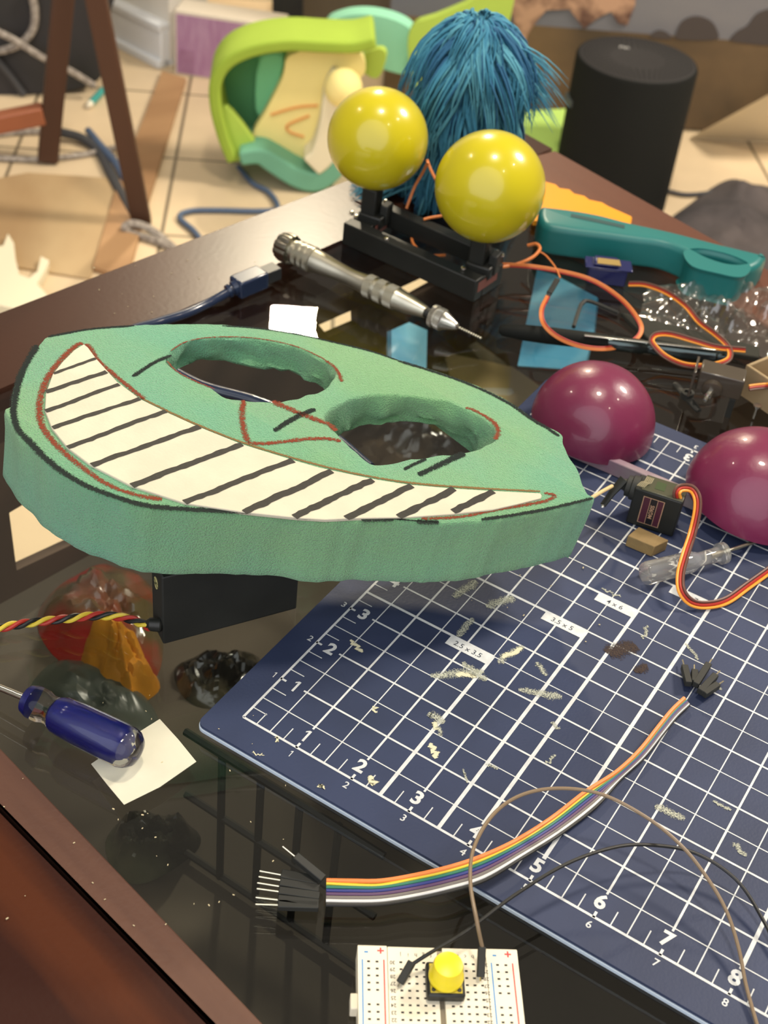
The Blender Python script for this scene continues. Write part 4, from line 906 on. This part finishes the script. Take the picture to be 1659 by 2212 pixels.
tag(sc_.build('screw', chrome, origin=p), 'small bright screw standing on its tip behind the right purple dome', 'screw')

# crumpled clear bag
bagm = glassy('clear_bag_film', (.92, .92, .92), rough=.14, body=.06, bodycol=(190, 184, 170), bump=.25, bscale=60, f0=.10)
bg = B(); nx, ny = 70, 34; vs = []
c00 = at(1375, 705, GL); c10 = at(1720, 790, GL); c01 = at(1400, 615, GL); c11 = at(1740, 625, GL)
for j in range(ny+1):
    for i in range(nx+1):
        u, v = i/nx, j/ny; p = (c00.lerp(c10, u)).lerp(c01.lerp(c11, u), v)
        h = (abs(noise.noise(Vector((u*5+v*2, v*3, 1))))*.75+abs(noise.noise(Vector((u*11-v*3, v*5, 5))))*.26+abs(noise.noise(Vector((u*24, v*12, 9))))*.05)
        env = min(1, 5*min(u, 1-u*.98, v, 1-v)+.05)*(.55+.5*u)
        vs.append(p+Vector((noise.noise(Vector((u*9, v*5, 3)))*.12, noise.noise(Vector((u*9, v*5, 7)))*.12, .01+h*env*1.3)))
bg.add(vs, [[j*(nx+1)+i, j*(nx+1)+i+1, (j+1)*(nx+1)+i+1, (j+1)*(nx+1)+i] for j in range(ny) for i in range(nx)])
tag(bg.build('plastic_bag', bagm, origin=at(1560, 690, GL), angle=25, flip=False), 'crumpled clear plastic bag in front of the teal handle', 'plastic bag')
# ------------------------------------------------------------------ under the glass, on the lower shelf
def on_shelf(name, label, cat, px, m, th=.25, z=None, bevel=.04):
    z0 = SH if z is None else z; pl = [at(x, y, z0+th) for x, y in px]
    c = sum(pl, Vector())/len(pl); c.z = z0
    return tag(B().prism(pl, z0+.004, z0+th).build(name, m, origin=c, bevel=bevel), label, cat)
pale = mat('pale_wood', (206, 172, 138), rough=.7, var=.08, vscale=10, stretch=(.3, 1, 1))
skyb = mat('cloudy_blue_print', (150, 222, 250), rough=.5, rgb2=(104, 196, 240), vscale=22, lo=.4, hi=.6)
bkp = I_(*Ri, *XR2); bkd = (bkp-lc).normalized(); bkn = Vector((bkd.y, -bkd.x, 0))
if bkn.dot(Vector((6, 8, 0))-lc) < 0: bkn = -bkn
bkt = (bkn+Vector((0, 0, .9))).normalized(); bk0 = at(1160, 583, -1.7)
def bkpt(px, py): return atp(px, py, bk0, bkt)
pts = [bkpt(*q) for q in ((1160,583),(1196,592),(1290,642),(1283,712),(1262,800),(1118,790))]; mz = min(p.z for p in pts)
tag(B().slab(pts, bkt, .1).build('blue_print', skyb, origin=(pts[-1].x, pts[-1].y, mz)), 'sky blue cloudy print leaning inside the table, seen through the wire loop', 'print')
smt = (lnv+Vector((0, 0, .9))).normalized(); sm0 = at(884, 696, -3.0)
pts = [atp(*q, sm0, smt) for q in ((846,713),(884,696),(923,713),(921,800),(846,800))]; mz = min(p.z for p in pts)
tag(B().slab(pts, smt, .2).build('blue_print', skyb, origin=(pts[-1].x, pts[-1].y, mz)), 'small sky blue cloudy print inside the table below the drill chuck', 'print')
def crumple(name, label, cat, px, m, h, seed, sc_=3.0, ruff=.5):
    pl = [at(x, y, SH+h*.5) for x, y in px]; c = sum(pl, Vector())/len(pl); sp_ = spline(pl, 5, True); n = len(sp_); R = 14
    vs = []; fs = []
    for r in range(R+1):
        t = r/R
        for i, p in enumerate(sp_):
            q = c.lerp(p, t); q = Vector((q.x, q.y, 0)); nz = noise.noise(Vector((q.x*sc_, q.y*sc_, seed)))+.6*abs(noise.noise(Vector((q.x*sc_*2.3, q.y*sc_*2.3, seed+4))))
            vs.append(Vector((q.x, q.y, SH+.02+(h*(1-t**2.2)*(.75+ruff*nz)) if t < 1 else SH+.01)))
    for r in range(R):
        for i in range(n): j = (i+1) % n; fs.append([r*n+i, (r+1)*n+i, (r+1)*n+j, r*n+j])
    return tag(B().add(vs, fs).build(name, m, origin=(c.x, c.y, SH), angle=28), label, cat)
crumple('crumpled_bag', 'crumpled dark red and brown foil bag under the glass', 'bag', [(75,1290),(130,1215),(230,1180),(330,1225),(350,1300),(345,1400),(300,1440),(200,1420),(110,1370)], mat('red_brown_foil', (150, 42, 38), rough=.25, rgb2=(86, 74, 50), vscale=12, coat=.5, lo=.42, hi=.56), 1.3, 2, 1.3)
crumple('orange_ribbon_bow', 'crumpled orange fabric bow under the twisted wires', 'bow', [(165,1390),(210,1340),(270,1345),(310,1380),(345,1440),(300,1480),(290,1500),(240,1480),(200,1460)], mat('orange_fabric', (196, 130, 34), rough=.6, var=.25, vscale=20), 1.3, 6, 1.7, .8)
crumple('grey_plastic_sheet', 'creased grey plastic sheet under the blue screwdriver', 'plastic sheet', [(60,1480),(120,1400),(240,1420),(330,1500),(350,1600),(300,1640),(180,1560)], mat('grey_film', (76, 80, 74), rough=.3, var=.2, vscale=12), .8, 9, 1.2)
crumple('clear_wrapper', 'crinkled olive-tinted wrapper under the glass below the paper square', 'wrapper', [(225,1790),(270,1735),(340,1730),(420,1760),(430,1800),(370,1850),(300,1880),(250,1860)], mat('olive_film', (104, 108, 84), rough=.2, rgb2=(40, 42, 36), vscale=14, coat=.6, lo=.45, hi=.6), .9, 12, 2.2, .9)
crumple('clear_wrapper', 'crinkled grey wrapper under the glass beyond the black box', 'wrapper', [(380,1420),(480,1390),(560,1400),(560,1470),(470,1510),(400,1490)], mat('smoke_film', (66, 62, 50), rough=.2, rgb2=(24, 22, 18), vscale=26, coat=.6, lo=.48, hi=.6), .6, 15, 2.8, .9)
crumple('clear_wrapper', 'crinkled brown wrapper seen through the right eye hole', 'wrapper', [(730,960),(780,900),(900,880),(1050,900),(1080,980),(960,1020),(820,1030)], mat('brown_film', (92, 78, 62), rough=.2, rgb2=(44, 36, 30), vscale=20, coat=.6, lo=.42, hi=.62), .6, 18, 2.2, .9)
crumple('clear_wrapper', 'black crinkled film seen through the left eye hole', 'wrapper', [(400,850),(450,790),(560,790),(690,830),(700,870),(600,900),(480,890)], mat('black_film', (44, 44, 44), rough=.2, rgb2=(20, 20, 20), vscale=20, coat=.6, lo=.5, hi=.66), .5, 21, 2.6, .9)
cr = thing('wire_basket', 'black wire grid basket under the glass along the front of the mat', 'basket', at(620, 1700, SH))
wz = SH+3.6
for k in range(4): a = at(480+84*k, 1632+50*k, wz); B().tube([Vector((a.x, a.y, SH+.1)), a], .07, 6).build('wire', black_mt, cr)
for z in (SH+.15, SH+1.9, wz):
    a, b_ = at(400, 1580, wz), at(830, 1850, wz); B().tube([Vector((a.x, a.y, z)), Vector((b_.x, b_.y, z))], .07, 6).build('wire', black_mt, cr)

# ------------------------------------------------------------------ the room beyond the table
def toward(p): d = Vector((CP.x-p.x, CP.y-p.y, 0)); return d.normalized()
class Plane:
    def __init__(s, px, py, z=ZF, back=0): s.p = at(px, py, z); s.n = toward(s.p); s.p = s.p-s.n*back
    def __call__(s, px, py, d=0.0): return atp(px, py, s.p+s.n*d, s.n)
def slabp(pl, px, th, d=0, seg=0):
    pts = [pl(x, y, d) for x, y in px]
    if seg: pts = spline(pts, seg, True)
    return B().slab(pts, pl.n, th)
def band(pl, px, th, depth, d=0.0, dd=0.0):
    """rectangular strip swept along a pixel path; th in the plane, depth behind it"""
    c = [pl(x, y, d) for x, y in px]; c = spline(c, 6); n = len(c); vs = []; thv = th if isinstance(th, list) else [th]*n
    for i, p in enumerate(c):
        t = (c[min(i+1, n-1)]-c[max(i-1, 0)]).normalized(); s_ = t.cross(pl.n).normalized(); T = th(i/(n-1)) if callable(th) else th
        sh_ = pl.n*(-dd*i/(n-1))
        vs += [p+s_*T/2+sh_, p-s_*T/2+sh_, p-s_*T/2-pl.n*depth+sh_, p+s_*T/2-pl.n*depth+sh_]
    fs = [[i*4+k, i*4+(k+1) % 4, (i+1)*4+(k+1) % 4, (i+1)*4+k] for i in range(n-1) for k in range(4)]+[[0, 1, 2, 3], [(n-1)*4+k for k in (3, 2, 1, 0)]]
    return B().add(vs, fs)
lime = mat('lime_foam', (150, 176, 60), rough=.9, var=.06, vscale=8); limeb = mat('bright_lime_foam', (176, 202, 84), rough=.9, var=.04, vscale=8)
mint = mat('soft_mint_foam', (122, 196, 146), rough=.9, var=.1, vscale=5); tealf = mat('teal_foam', (112, 170, 140), rough=.9, var=.08, vscale=8); cream = mat('cream_foam', (240, 222, 146), rough=.9, var=.05, vscale=6); paleteal = mat('pale_teal_foam', (150, 216, 180), rough=.9)
greenin = mat('green_inner_foam', (94, 158, 108), rough=.9, var=.15, vscale=4)
fp1 = Plane(600, 398, ZF+.3)
fs_ = thing('foam_sculpture', 'curved lime and teal foam head with a rolled cream lining, on the floor', 'foam sculpture', at(600, 400, ZF))
band(fp1, [(503,352),(482,300),(466,235),(466,180),(492,138),(545,112),(620,100),(700,103),(765,104),(812,94)], lambda t: .62-.1*abs(t-.5), 3.2, 0, 0).build('rim', lime, fs_, bevel=.15, seg=3)
slabp(fp1, [(478,170),(520,125),(600,112),(700,112),(690,180),(620,230),(590,330),(545,350),(508,350),(476,260)], .4, -3.0, 4).build('inner_shell', greenin, fs_, bevel=.1)
slabp(fp1, [(500,352),(478,260),(490,230),(540,290),(548,315)], .5, -.6, 3).build('side_flap', limeb, fs_, bevel=.12)
slabp(fp1, [(560,130),(612,122),(600,190),(572,250),(552,235)], .4, -2.2, 3).build('mint_flap', mint, fs_, bevel=.12)
slabp(fp1, [(625,122),(700,100),(770,112),(790,150),(765,190),(745,260),(700,335),(680,366),(650,364),(600,338),(545,303),(575,240),(610,170)], .8, -1.2, 5).build('lining', cream, fs_, bevel=.25, seg=3)
band(fp1, [(748,180),(730,215),(722,260),(712,300),(696,340),(672,362)], lambda t: 1.5-.3*t, 1.6, .4).build('lining_fold', mat('pale_cream_foam', (226, 216, 184), rough=.9), fs_, bevel=.3, seg=3)
b = B(); b.sphere(fp1(742, 190, .3), .95, 24); b.build('lining_roll', cream, fs_)
b = B(); b.sphere(fp1(700, 92, -2.4), .9, 24); b.sphere(fp1(742, 92, -2.6), .95, 24); b.build('lining_top', mat('pale_cream_foam_b', (226, 206, 148), rough=.9), fs_)
band(fp1, [(518,345),(560,340),(590,356),(640,386),(680,396),(712,380),(742,345),(760,310)], lambda t: .75+.35*math.sin(t*PI), 3.0, .3).build('lower_lip', tealf, fs_, bevel=.2, seg=3)
ok = mat('orange_line', (226, 160, 90), rough=.9)
b = B(); b.tube(spline([fp1(585, 248, -1.15), fp1(640, 232, -1.15), fp1(686, 228, -1.15)], 6), .07, 6); b.build('drawn_line', ok, fs_)
b = B(); b.tube(spline([fp1(668, 250, -1.15), fp1(622, 270, -1.15), fp1(625, 285, -1.15), fp1(656, 296, -1.15)], 6), .07, 6); b.build('drawn_line', ok, fs_)
fp2 = Plane(980, 345, ZF+.2)
ff = thing('foam_fin', 'tall bright lime foam sheet with pale teal patches, upright behind the blue fur', 'foam sheet', at(980, 295, ZF))
slabp(fp2, [(895,52),(940,35),(1000,10),(1060,-20),(1110,-20),(1096,70),(1082,150),(1090,272),(1040,300),(960,300),(900,200),(880,100)], .6, 0, 3).build('fin_sheet', limeb, ff, bevel=.1)
slabp(fp2, [(975,82),(1030,92),(1086,96),(1076,132),(1030,140),(980,120)], .4, .5).build('pale_patch', paleteal, ff, bevel=.08)
slabp(fp2, [(700,58),(735,36),(790,30),(850,42),(890,66),(905,110),(880,160),(800,140),(730,110)], 1.2, -1.5, 4).build('teal_hump', paleteal, ff, bevel=.3)
slabp(fp2, [(770,130),(815,105),(835,120),(815,170),(775,150)], .5, 1.5, 3).build('side_patch', limeb, ff, bevel=.1)
fl_ = Plane(1150, 330, ZF+.2)
tag(B().prism([at(*q, ZF+2.2) for q in ((1085,268),(1095,245),(1120,238),(1224,233),(1222,262),(1212,335),(1180,345))], ZF+.02, ZF+2.2).build('foam_offcut', mat('yellow_green_foam', (178, 212, 106), rough=.9), origin=at(1170, 290, ZF), bevel=.1), 'flat yellow-green foam offcut on the floor left of the black speaker', 'foam offcut')
# speaker
spk = thing('smart_speaker', 'black cylindrical speaker with a perforated round top, behind the table', 'speaker', at(1312, 428, ZF))
s0 = at(1312, 428, ZF); SR = 3.12; SHt = 7.75
B().lathe(s0+Vector((0, 0, .02)), s0+Vector((0, 0, 9)), [(0, SR-.1), (.1, SR), (SHt-.15, SR), (SHt-.03, SR-.06), (SHt, SR-.14)], 72).build('speaker_body', mat('black_fabric_grille', (25, 26, 24), rough=.85, spec=.2, bump=.3, bscale=500), spk)
cp_ = s0+Vector((0, 0, SHt+.02))
B().lathe(cp_, cp_+Vector((0, 0, 1)), [(0, SR-.15), (.03, SR-.25), (.035, SR*.42), (.014, SR*.38), (.014, .01)], 64).build('top_plate', mat('charcoal_top', (46, 43, 41), rough=.6), spk)
hb = B()
for r in range(9):
    rr = SR*(.48+.052*r); n = int(26+6*r)
    for k in range(n):
        a = 2*PI*k/n; c = cp_+Vector((math.cos(a)*rr, math.sin(a)*rr, .04)); q = .055
        hb.add([c+Vector((-q, -q, 0)), c+Vector((q, -q, 0)), c+Vector((q, q, 0)), c+Vector((-q, q, 0))], [(0, 1, 2, 3)])
hb.build('perforations', mat('hole_black', (22, 20, 18), rough=.9), spk, smooth=False)
for px in (1343, 1354):
    c = cp_+Vector((0, 0, .05)); c = at(px, 102 if px < 1350 else 104, cp_.z+.05); b = B(); b.tube([c+Vector((math.cos(a)*.11, math.sin(a)*.11, 0)) for a in [2*PI*k/16 for k in range(13)]], .03, 6); b.build('top_icon', mat('icon_grey', (180, 176, 168), rough=.5), spk)
lg = s0+Vector((math.cos(-2.95)*SR, math.sin(-2.95)*SR, 0)); b = B(); pts = [s0+Vector((math.cos(a)*(SR+.02), math.sin(a)*(SR+.02), SHt-2.35)) for a in [-2.72+.05*k for k in range(9)]]
b.tube(pts, .17, 8); b.build('side_light_bar', mat('bar_grey', (78, 84, 80), rough=.5), spk)
# printed canvas
cv0 = at(1480, 281, ZF)
cvn = Vector((FUy, -FUx, 0))
def cvp(px, py, d=0.0): return atp(px, py, cv0+cvn*d, cvn)
def cpt(u, v, d=0): p = cv0+bu*u+cvn*d; return Vector((p.x, p.y, ZF+v))
cv = thing('printed_canvas', 'large printed canvas of a brown field, grey sky and a spotted animal, against the wall', 'canvas print', (cv0.x, cv0.y, ZF))
grass = mat('printed_grass', (118, 94, 64), rough=.75, rgb2=(70, 58, 42), vscale=6, stretch=(.6, 1, .9), lo=.35, hi=.62); 
sky = mat('printed_sky', (132, 128, 126), rough=.75, rgb2=(104, 104, 110), vscale=2.5, stretch=(.5, 1, 2), lo=.35, hi=.65)
u0, u1 = (cvp(840, 60)-cv0).dot(bu), 26; 
hz = lambda u: (cvp(1110, 52) - cv0).z + (((cvp(1640, 92)-cv0).z-(cvp(1110, 52)-cv0).z)*((u-(cvp(1110, 52)-cv0).dot(bu))/((cvp(1640, 92)-cv0).dot(bu)-(cvp(1110, 52)-cv0).dot(bu))))
B().slab([cpt(u0, .1, -.05), cpt(u1, .1, -.05), cpt(u1, 24, -.05), cpt(u0, 24, -.05)], cvn, 1.0).build('canvas_panel', sky, cv)
B().slab([cpt(u0, .1), cpt(u1, .1), cpt(u1, hz(u1)), cpt(u0, hz(u0))], cvn, .04).build('printed_field', grass, cv)
dk = mat('printed_tree', (72, 64, 60), rough=.8)
for px in ([(1465,85),(1462,70),(1475,45),(1505,35),(1535,45),(1550,68),(1545,86)], [(1585,90),(1590,70),(1615,55),(1635,30),(1670,20),(1700,40),(1700,95)], [(1405,80),(1420,66),(1440,70),(1450,84)]):
    B().slab(spline([cvp(x, y, .03) for x, y in px], 4, True), cvn, .03).build('printed_bush', dk, cv)
hide = mat('printed_hide', (186, 146, 116), rough=.8, rgb2=(90, 62, 50), vscale=28, lo=.38, hi=.58)
for px in ([(1105,-30),(1375,-30),(1372,10),(1355,55),(1335,50),(1320,25),(1290,40),(1262,62),(1245,40),(1230,20),(1180,22),(1160,45),(1140,75),(1128,105),(1112,115),(1106,100),(1115,60),(1102,20)],
           [(1108,100),(1128,105),(1140,150),(1138,180),(1122,165),(1112,140)]):
    B().slab([cvp(x, y, .05) for x, y in px], cvn, .03).build('printed_animal', hide, cv)
wbp = Plane(1560, 300, ZF)
tag(B().slab([at(1494, 296, ZF+.2), at(1800, 312, ZF+.2), cvp(1820, 150, 4.5), cvp(1660, 204, 4.5)], Vector((.4, -.7, .6)), .3).build('white_board', mat('off_white_board', (212, 200, 174), rough=.8), origin=at(1640, 285, ZF)), 'off-white board leaning at the lower right corner of the canvas', 'board')
# dark furniture behind
dp = Plane(620, 150, ZF)
tag(slabp(dp, [(655,-40),(893,-40),(893,44),(880,52),(655,54)], 2.0, -8).build('dark_cabinet', mat('dark_brown_veneer', (84, 74, 58), rough=.6, var=.1, vscale=6), origin=dp(770, 50, -8)), 'dark brown furniture end behind the foam head', 'furniture')
tag(slabp(dp, [(588,-40),(655,-40),(655,160),(588,160)], 1.5, -4).build('black_post', black_mt, origin=dp(620, 150, -4)), 'black upright post beside the purple box', 'post')
pbx = thing('purple_box', 'purple and white printed carton on its side by the wall', 'box', at(420, 165, ZF))
pq0 = at(378, 160, ZF); pq1 = at(455, 172, ZF); pd = (pq1-pq0).normalized(); pn_ = Vector((-pd.y, pd.x, 0)); PH = 3.85
e1 = pq0+pd*((pq1-pq0).length*2.9)
def pbq(u, z, d=0): p = pq0+pd*u-pn_*d; return Vector((p.x, p.y, ZF+z))
PW = (e1-pq0).length
B().prism([pbq(0, 0), pbq(PW, 0), pbq(PW, 0, -2), pbq(0, 0, -2)], ZF+.01, ZF+PH).build('carton', mat('carton_white', (220, 208, 188), rough=.7), pbx, bevel=.05)
B().slab([pbq(.12, .12, .03), pbq(PW-.1, .12, .03), pbq(PW-.1, PH-.2, .03), pbq(.12, PH-.2, .03)], -pn_, .02).build('purple_panel', mat('purple_print', (160, 116, 148), rough=.6, rgb2=(176, 138, 164), vscale=22, stretch=(6, 1, 1)), pbx)
B().slab([pbq(.3, .2, .05), pbq(1.2, .2, .05), pbq(1.2, 1.6, .05), pbq(.3, 1.6, .05)], -pn_, .02).build('text_block', mat('purple_print_dark', (142, 96, 126), rough=.6, rgb2=(158, 116, 144), vscale=40), pbx)
B().prism([pbq(PW+.05, 0), pbq(PW+1.8, 0), pbq(PW+1.8, 0, -2), pbq(PW+.05, 0, -2)], ZF+.01, ZF+PH-.1).build('end_panel', mat('deep_purple_print', (84, 66, 150), rough=.6), pbx, bevel=.05)
# planks on the floor
plk = mat('light_oak_plank', (170, 132, 92), rough=.6, rgb2=(136, 100, 66), vscale=10, stretch=(1, .15, 1), rotz=.3)
def onfloor(name, label, cat, px, m, th=.3, bevel=.04):
    pl = [at(x, y, ZF+th) for x, y in px]; c = sum(pl, Vector())/len(pl); c.z = ZF
    return tag(B().prism(pl, ZF+.01, ZF+th).build(name, m, origin=c, bevel=bevel), label, cat)
onfloor('floor_plank', 'long narrow oak plank on the tiles, running from the purple box', 'plank', [(350,152),(402,168),(325,418),(275,600),(200,575),(245,420)], plk)
wide = mat('wood_look_board', (158, 128, 90), rough=.6, rgb2=(186, 160, 120), vscale=7, stretch=(.4, 1, 1), rotz=.9)
onfloor('floor_board', 'wide wood-look board on the floor at the far left below the chair', 'plank', [(-60,395),(60,372),(255,385),(235,470),(195,600),(-60,560)], wide, .15)
# folding chair legs
chair = thing('wooden_chair', 'dark wooden folding chair, only its legs and a rung in view', 'chair', at(200, 420, ZF))
cw = mat('dark_cherry_wood', (78, 52, 38), rough=.45, spec=.3, rgb2=(60, 40, 30), vscale=8, stretch=(1, 1, .1))
L1 = Plane(105, 352, ZF); L2 = Plane(312, 488, ZF)
def legb(pl, x0, y0, x1, y1, w, dp_, z0=True):
    a = pl(x0, y0); c = pl(x1, y1); t = (c-a).normalized(); s_ = t.cross(pl.n).normalized(); R_ = Matrix((s_, t, s_.cross(t))).transposed()
    return B().box((a+c)/2, (w, (c-a).length, dp_), rot=R_)
legb(L1, 103, 346, 142, -60, 1.05, .8).build('leg', cw, chair, bevel=.1)
legb(L2, 307, 482, 196, -60, .95, .8).build('leg', cw, chair, bevel=.1)
legb(L1, 95, 245, -60, 276, .95, .9).build('rung', mat('orange_brown_wood', (150, 88, 58), rough=.4, var=.1, vscale=8), chair, bevel=.1)
# dark bag and cables at the upper left
bagp = Plane(110, 205, ZF)
tag(slabp(bagp, [(-80,-60),(235,-60),(228,60),(222,150),(205,178),(150,196),(60,205),(-80,215)], 5, 0, 3).build('black_bag', mat('black_nylon', (52, 48, 50), rough=.6, rgb2=(36, 36, 34), vscale=5), origin=at(100, 205, ZF), bevel=.4), 'large black nylon bag on the floor behind the wooden chair', 'bag')
braid = mat('grey_braided_cable', (128, 118, 108), rough=.7, rgb2=(160, 150, 138), vscale=160, lo=.45, hi=.55); dkc = mat('dark_grey_cable', (64, 64, 66), rough=.6); bluec = mat('blue_grey_cable', (76, 92, 116), rough=.5)
def cable(label, pts, r, m, name='cable', cat='cable'):
    P = spline(pts, 8); return tag(B().tube(P, r, 8).build(name, m, origin=(pts[0].x, pts[0].y, pts[0].z)), label, cat)
FZ = ZF+.18
BP = lambda *q: bagp(q[0], q[1], .3)
cable('grey braided cable curling down over the black bag at top left', [BP(66,-20), BP(75,20), BP(72,60), BP(48,92), BP(10,108), BP(-30,112)], .22, braid)
cable('grey braided cable slanting across the black bag to the chair leg', [*[bagp(x_, y_, .85) for x_, y_ in ((-20,62),(30,86),(95,126),(150,152),(205,186))]], .2, braid)
cable('dull grey cable dropping from the left edge over the bag', [BP(-15,120), BP(20,160), BP(52,204)], .2, dkc)
cable('grey braided cable running level behind the chair rung', [at(-20,292,FZ), at(30,286,FZ), at(90,284,FZ)], .2, braid)
cable('thin braided cable along the floor at the chair foot', [at(-20,341,FZ), at(80,344,FZ), at(180,334,FZ), at(255,318,FZ)], .16, braid)
cable('dark cable bundle on the floor between the chair legs', [at(128,285,FZ+.3), at(175,298,FZ+.2), at(212,325,FZ), at(236,370,FZ), at(262,420,FZ), at(290,470,FZ)], .26, dkc)
cable('blue-grey cable beside the dark bundle', [at(190,282,FZ+.2), at(218,315,FZ+.2), at(250,352,FZ+.2), at(272,392,FZ+.1), at(300,440,FZ)], .2, bluec)
cable('grey braided cable loop at the chair leg by the table rail', [at(400,552,FZ), at(350,525,FZ), at(310,512,FZ), at(280,503,FZ), at(270,490,FZ+.3), at(290,483,FZ+.4), at(330,498,FZ+.2), at(380,540,FZ)], .2, braid)
cable('blue-grey cable bent along the tiles beside the table rail', [at(450,540,FZ), at(420,500,FZ), at(388,470,FZ), at(410,456,FZ), at(470,454,FZ), at(560,456,FZ), at(640,452,FZ)], .14, bluec)
cable('blue-grey cable coming from under the foam head', [at(515,360,FZ), at(545,395,FZ), at(580,415,FZ), at(600,445,FZ), at(590,470,FZ)], .14, bluec)
cable('grey cable near the speaker base', [at(1440,412,FZ), at(1480,420,FZ), at(1520,418,FZ), at(1560,412,FZ)], .12, dkc)
mk = thing('marker_pen', 'small teal marker with a white tip on the floor', 'marker', at(205, 215, ZF))
m0 = at(190, 230, ZF+.2); m1 = at(222, 195, ZF+.2)
B().lathe(m0, m1, [(0, .12), (.4, .2), (.42, .2)], 12).build('tip', mat('white_tip', (230, 222, 200), rough=.5), mk)
B().lathe(m0, m1, [(.4, .2), ((m1-m0).length, .2)], 12).build('barrel', mat('teal_marker', (60, 150, 142), rough=.5), mk)
onfloor('white_foam_piece', 'white branching cut-out piece on the floor at the left edge', 'cut-out', [(-40,535),(6,530),(17,503),(30,524),(34,560),(42,592),(62,600),(80,585),(88,552),(107,562),(98,582),(80,612),(108,642),(60,672),(-40,650)], mat('white_sheet', (226, 216, 186), rough=.8), .5)
def mound(name, label, cat, px, m, h):
    global SH
    old = SH; SH = ZF; o = crumple(name, label, cat, px, m, h, 30, .35, .5); SH = old; return o
mound('grey_rug', 'bunched dark grey fuzzy cloth on the floor at the right', 'cloth', [(1440,470),(1500,410),(1575,362),(1625,368),(1700,400),(1760,600),(1640,620),(1520,560)], mat('charcoal_fleece', (84, 76, 74), rough=.95, rgb2=(58, 54, 54), vscale=10, bump=.6, bscale=120), 1.6)

reflect_m = mat('reflection_tan', (190, 168, 124), rough=.6, rgb2=(140, 122, 84), vscale=5, stretch=(.25, 1, 1), rotz=.3, lo=.35, hi=.65)  # streaky tan of the canvas mirrored in the glass, painted on a sheet
on_shelf('canvas_reflection_sheet', 'large tan sheet under the glass standing in for the canvas reflection behind the purple domes', 'paper', [(960,760),(1150,800),(1300,790),(1500,800),(1700,860),(1700,980),(1560,960),(1300,930),(1100,930),(980,850)], reflect_m, .08)
on_shelf('grey_board', 'flat grey board under the glass at the pen tip', 'board', [(1035,620),(1150,600),(1150,700),(1130,770),(1060,800),(1010,745)], mat('warm_grey_board', (104, 98, 84), rough=.7, var=.1, vscale=6), .05)
on_shelf('white_strip', 'short white plastic strip under the glass behind the foam mask', 'plastic strip', [(1042,836),(1108,838),(1112,848),(1100,853),(1045,850)], mat('white_strip', (200, 196, 180), rough=.5), .1)
dc = B(); rnd = random.Random(11)
for k in range(60):
    px, py = rnd.choice([(rnd.uniform(0, 560), rnd.uniform(1480, 2000)), (rnd.uniform(150, 650), rnd.uniform(1650, 2000)), (rnd.uniform(120, 560), rnd.uniform(560, 720)), (rnd.uniform(950, 1300), rnd.uniform(1180, 1400))])
    p = at(px, py, GL+.01)
    if p.x > -.4 and p.y > -.4: p = at(px, py, .022)
    elif not (p.x > -7.2 and p.y > -2.6-(p.x+2.5)*.2): p = at(px, py, zt+.012)
    r = rnd.uniform(.006, .017); dc.box(p, (r*2.2, r, r*.8), rnd.uniform(0, 3))
tag(dc.build('dust_crumbs', mat('crumb_cream', (196, 182, 146), rough=.9)), 'tiny cream crumbs and shavings scattered over glass, rails and mat', 'crumbs', kind='stuff')
for o in list(bpy.data.objects):
    if 'o3' in o: del o['o3']
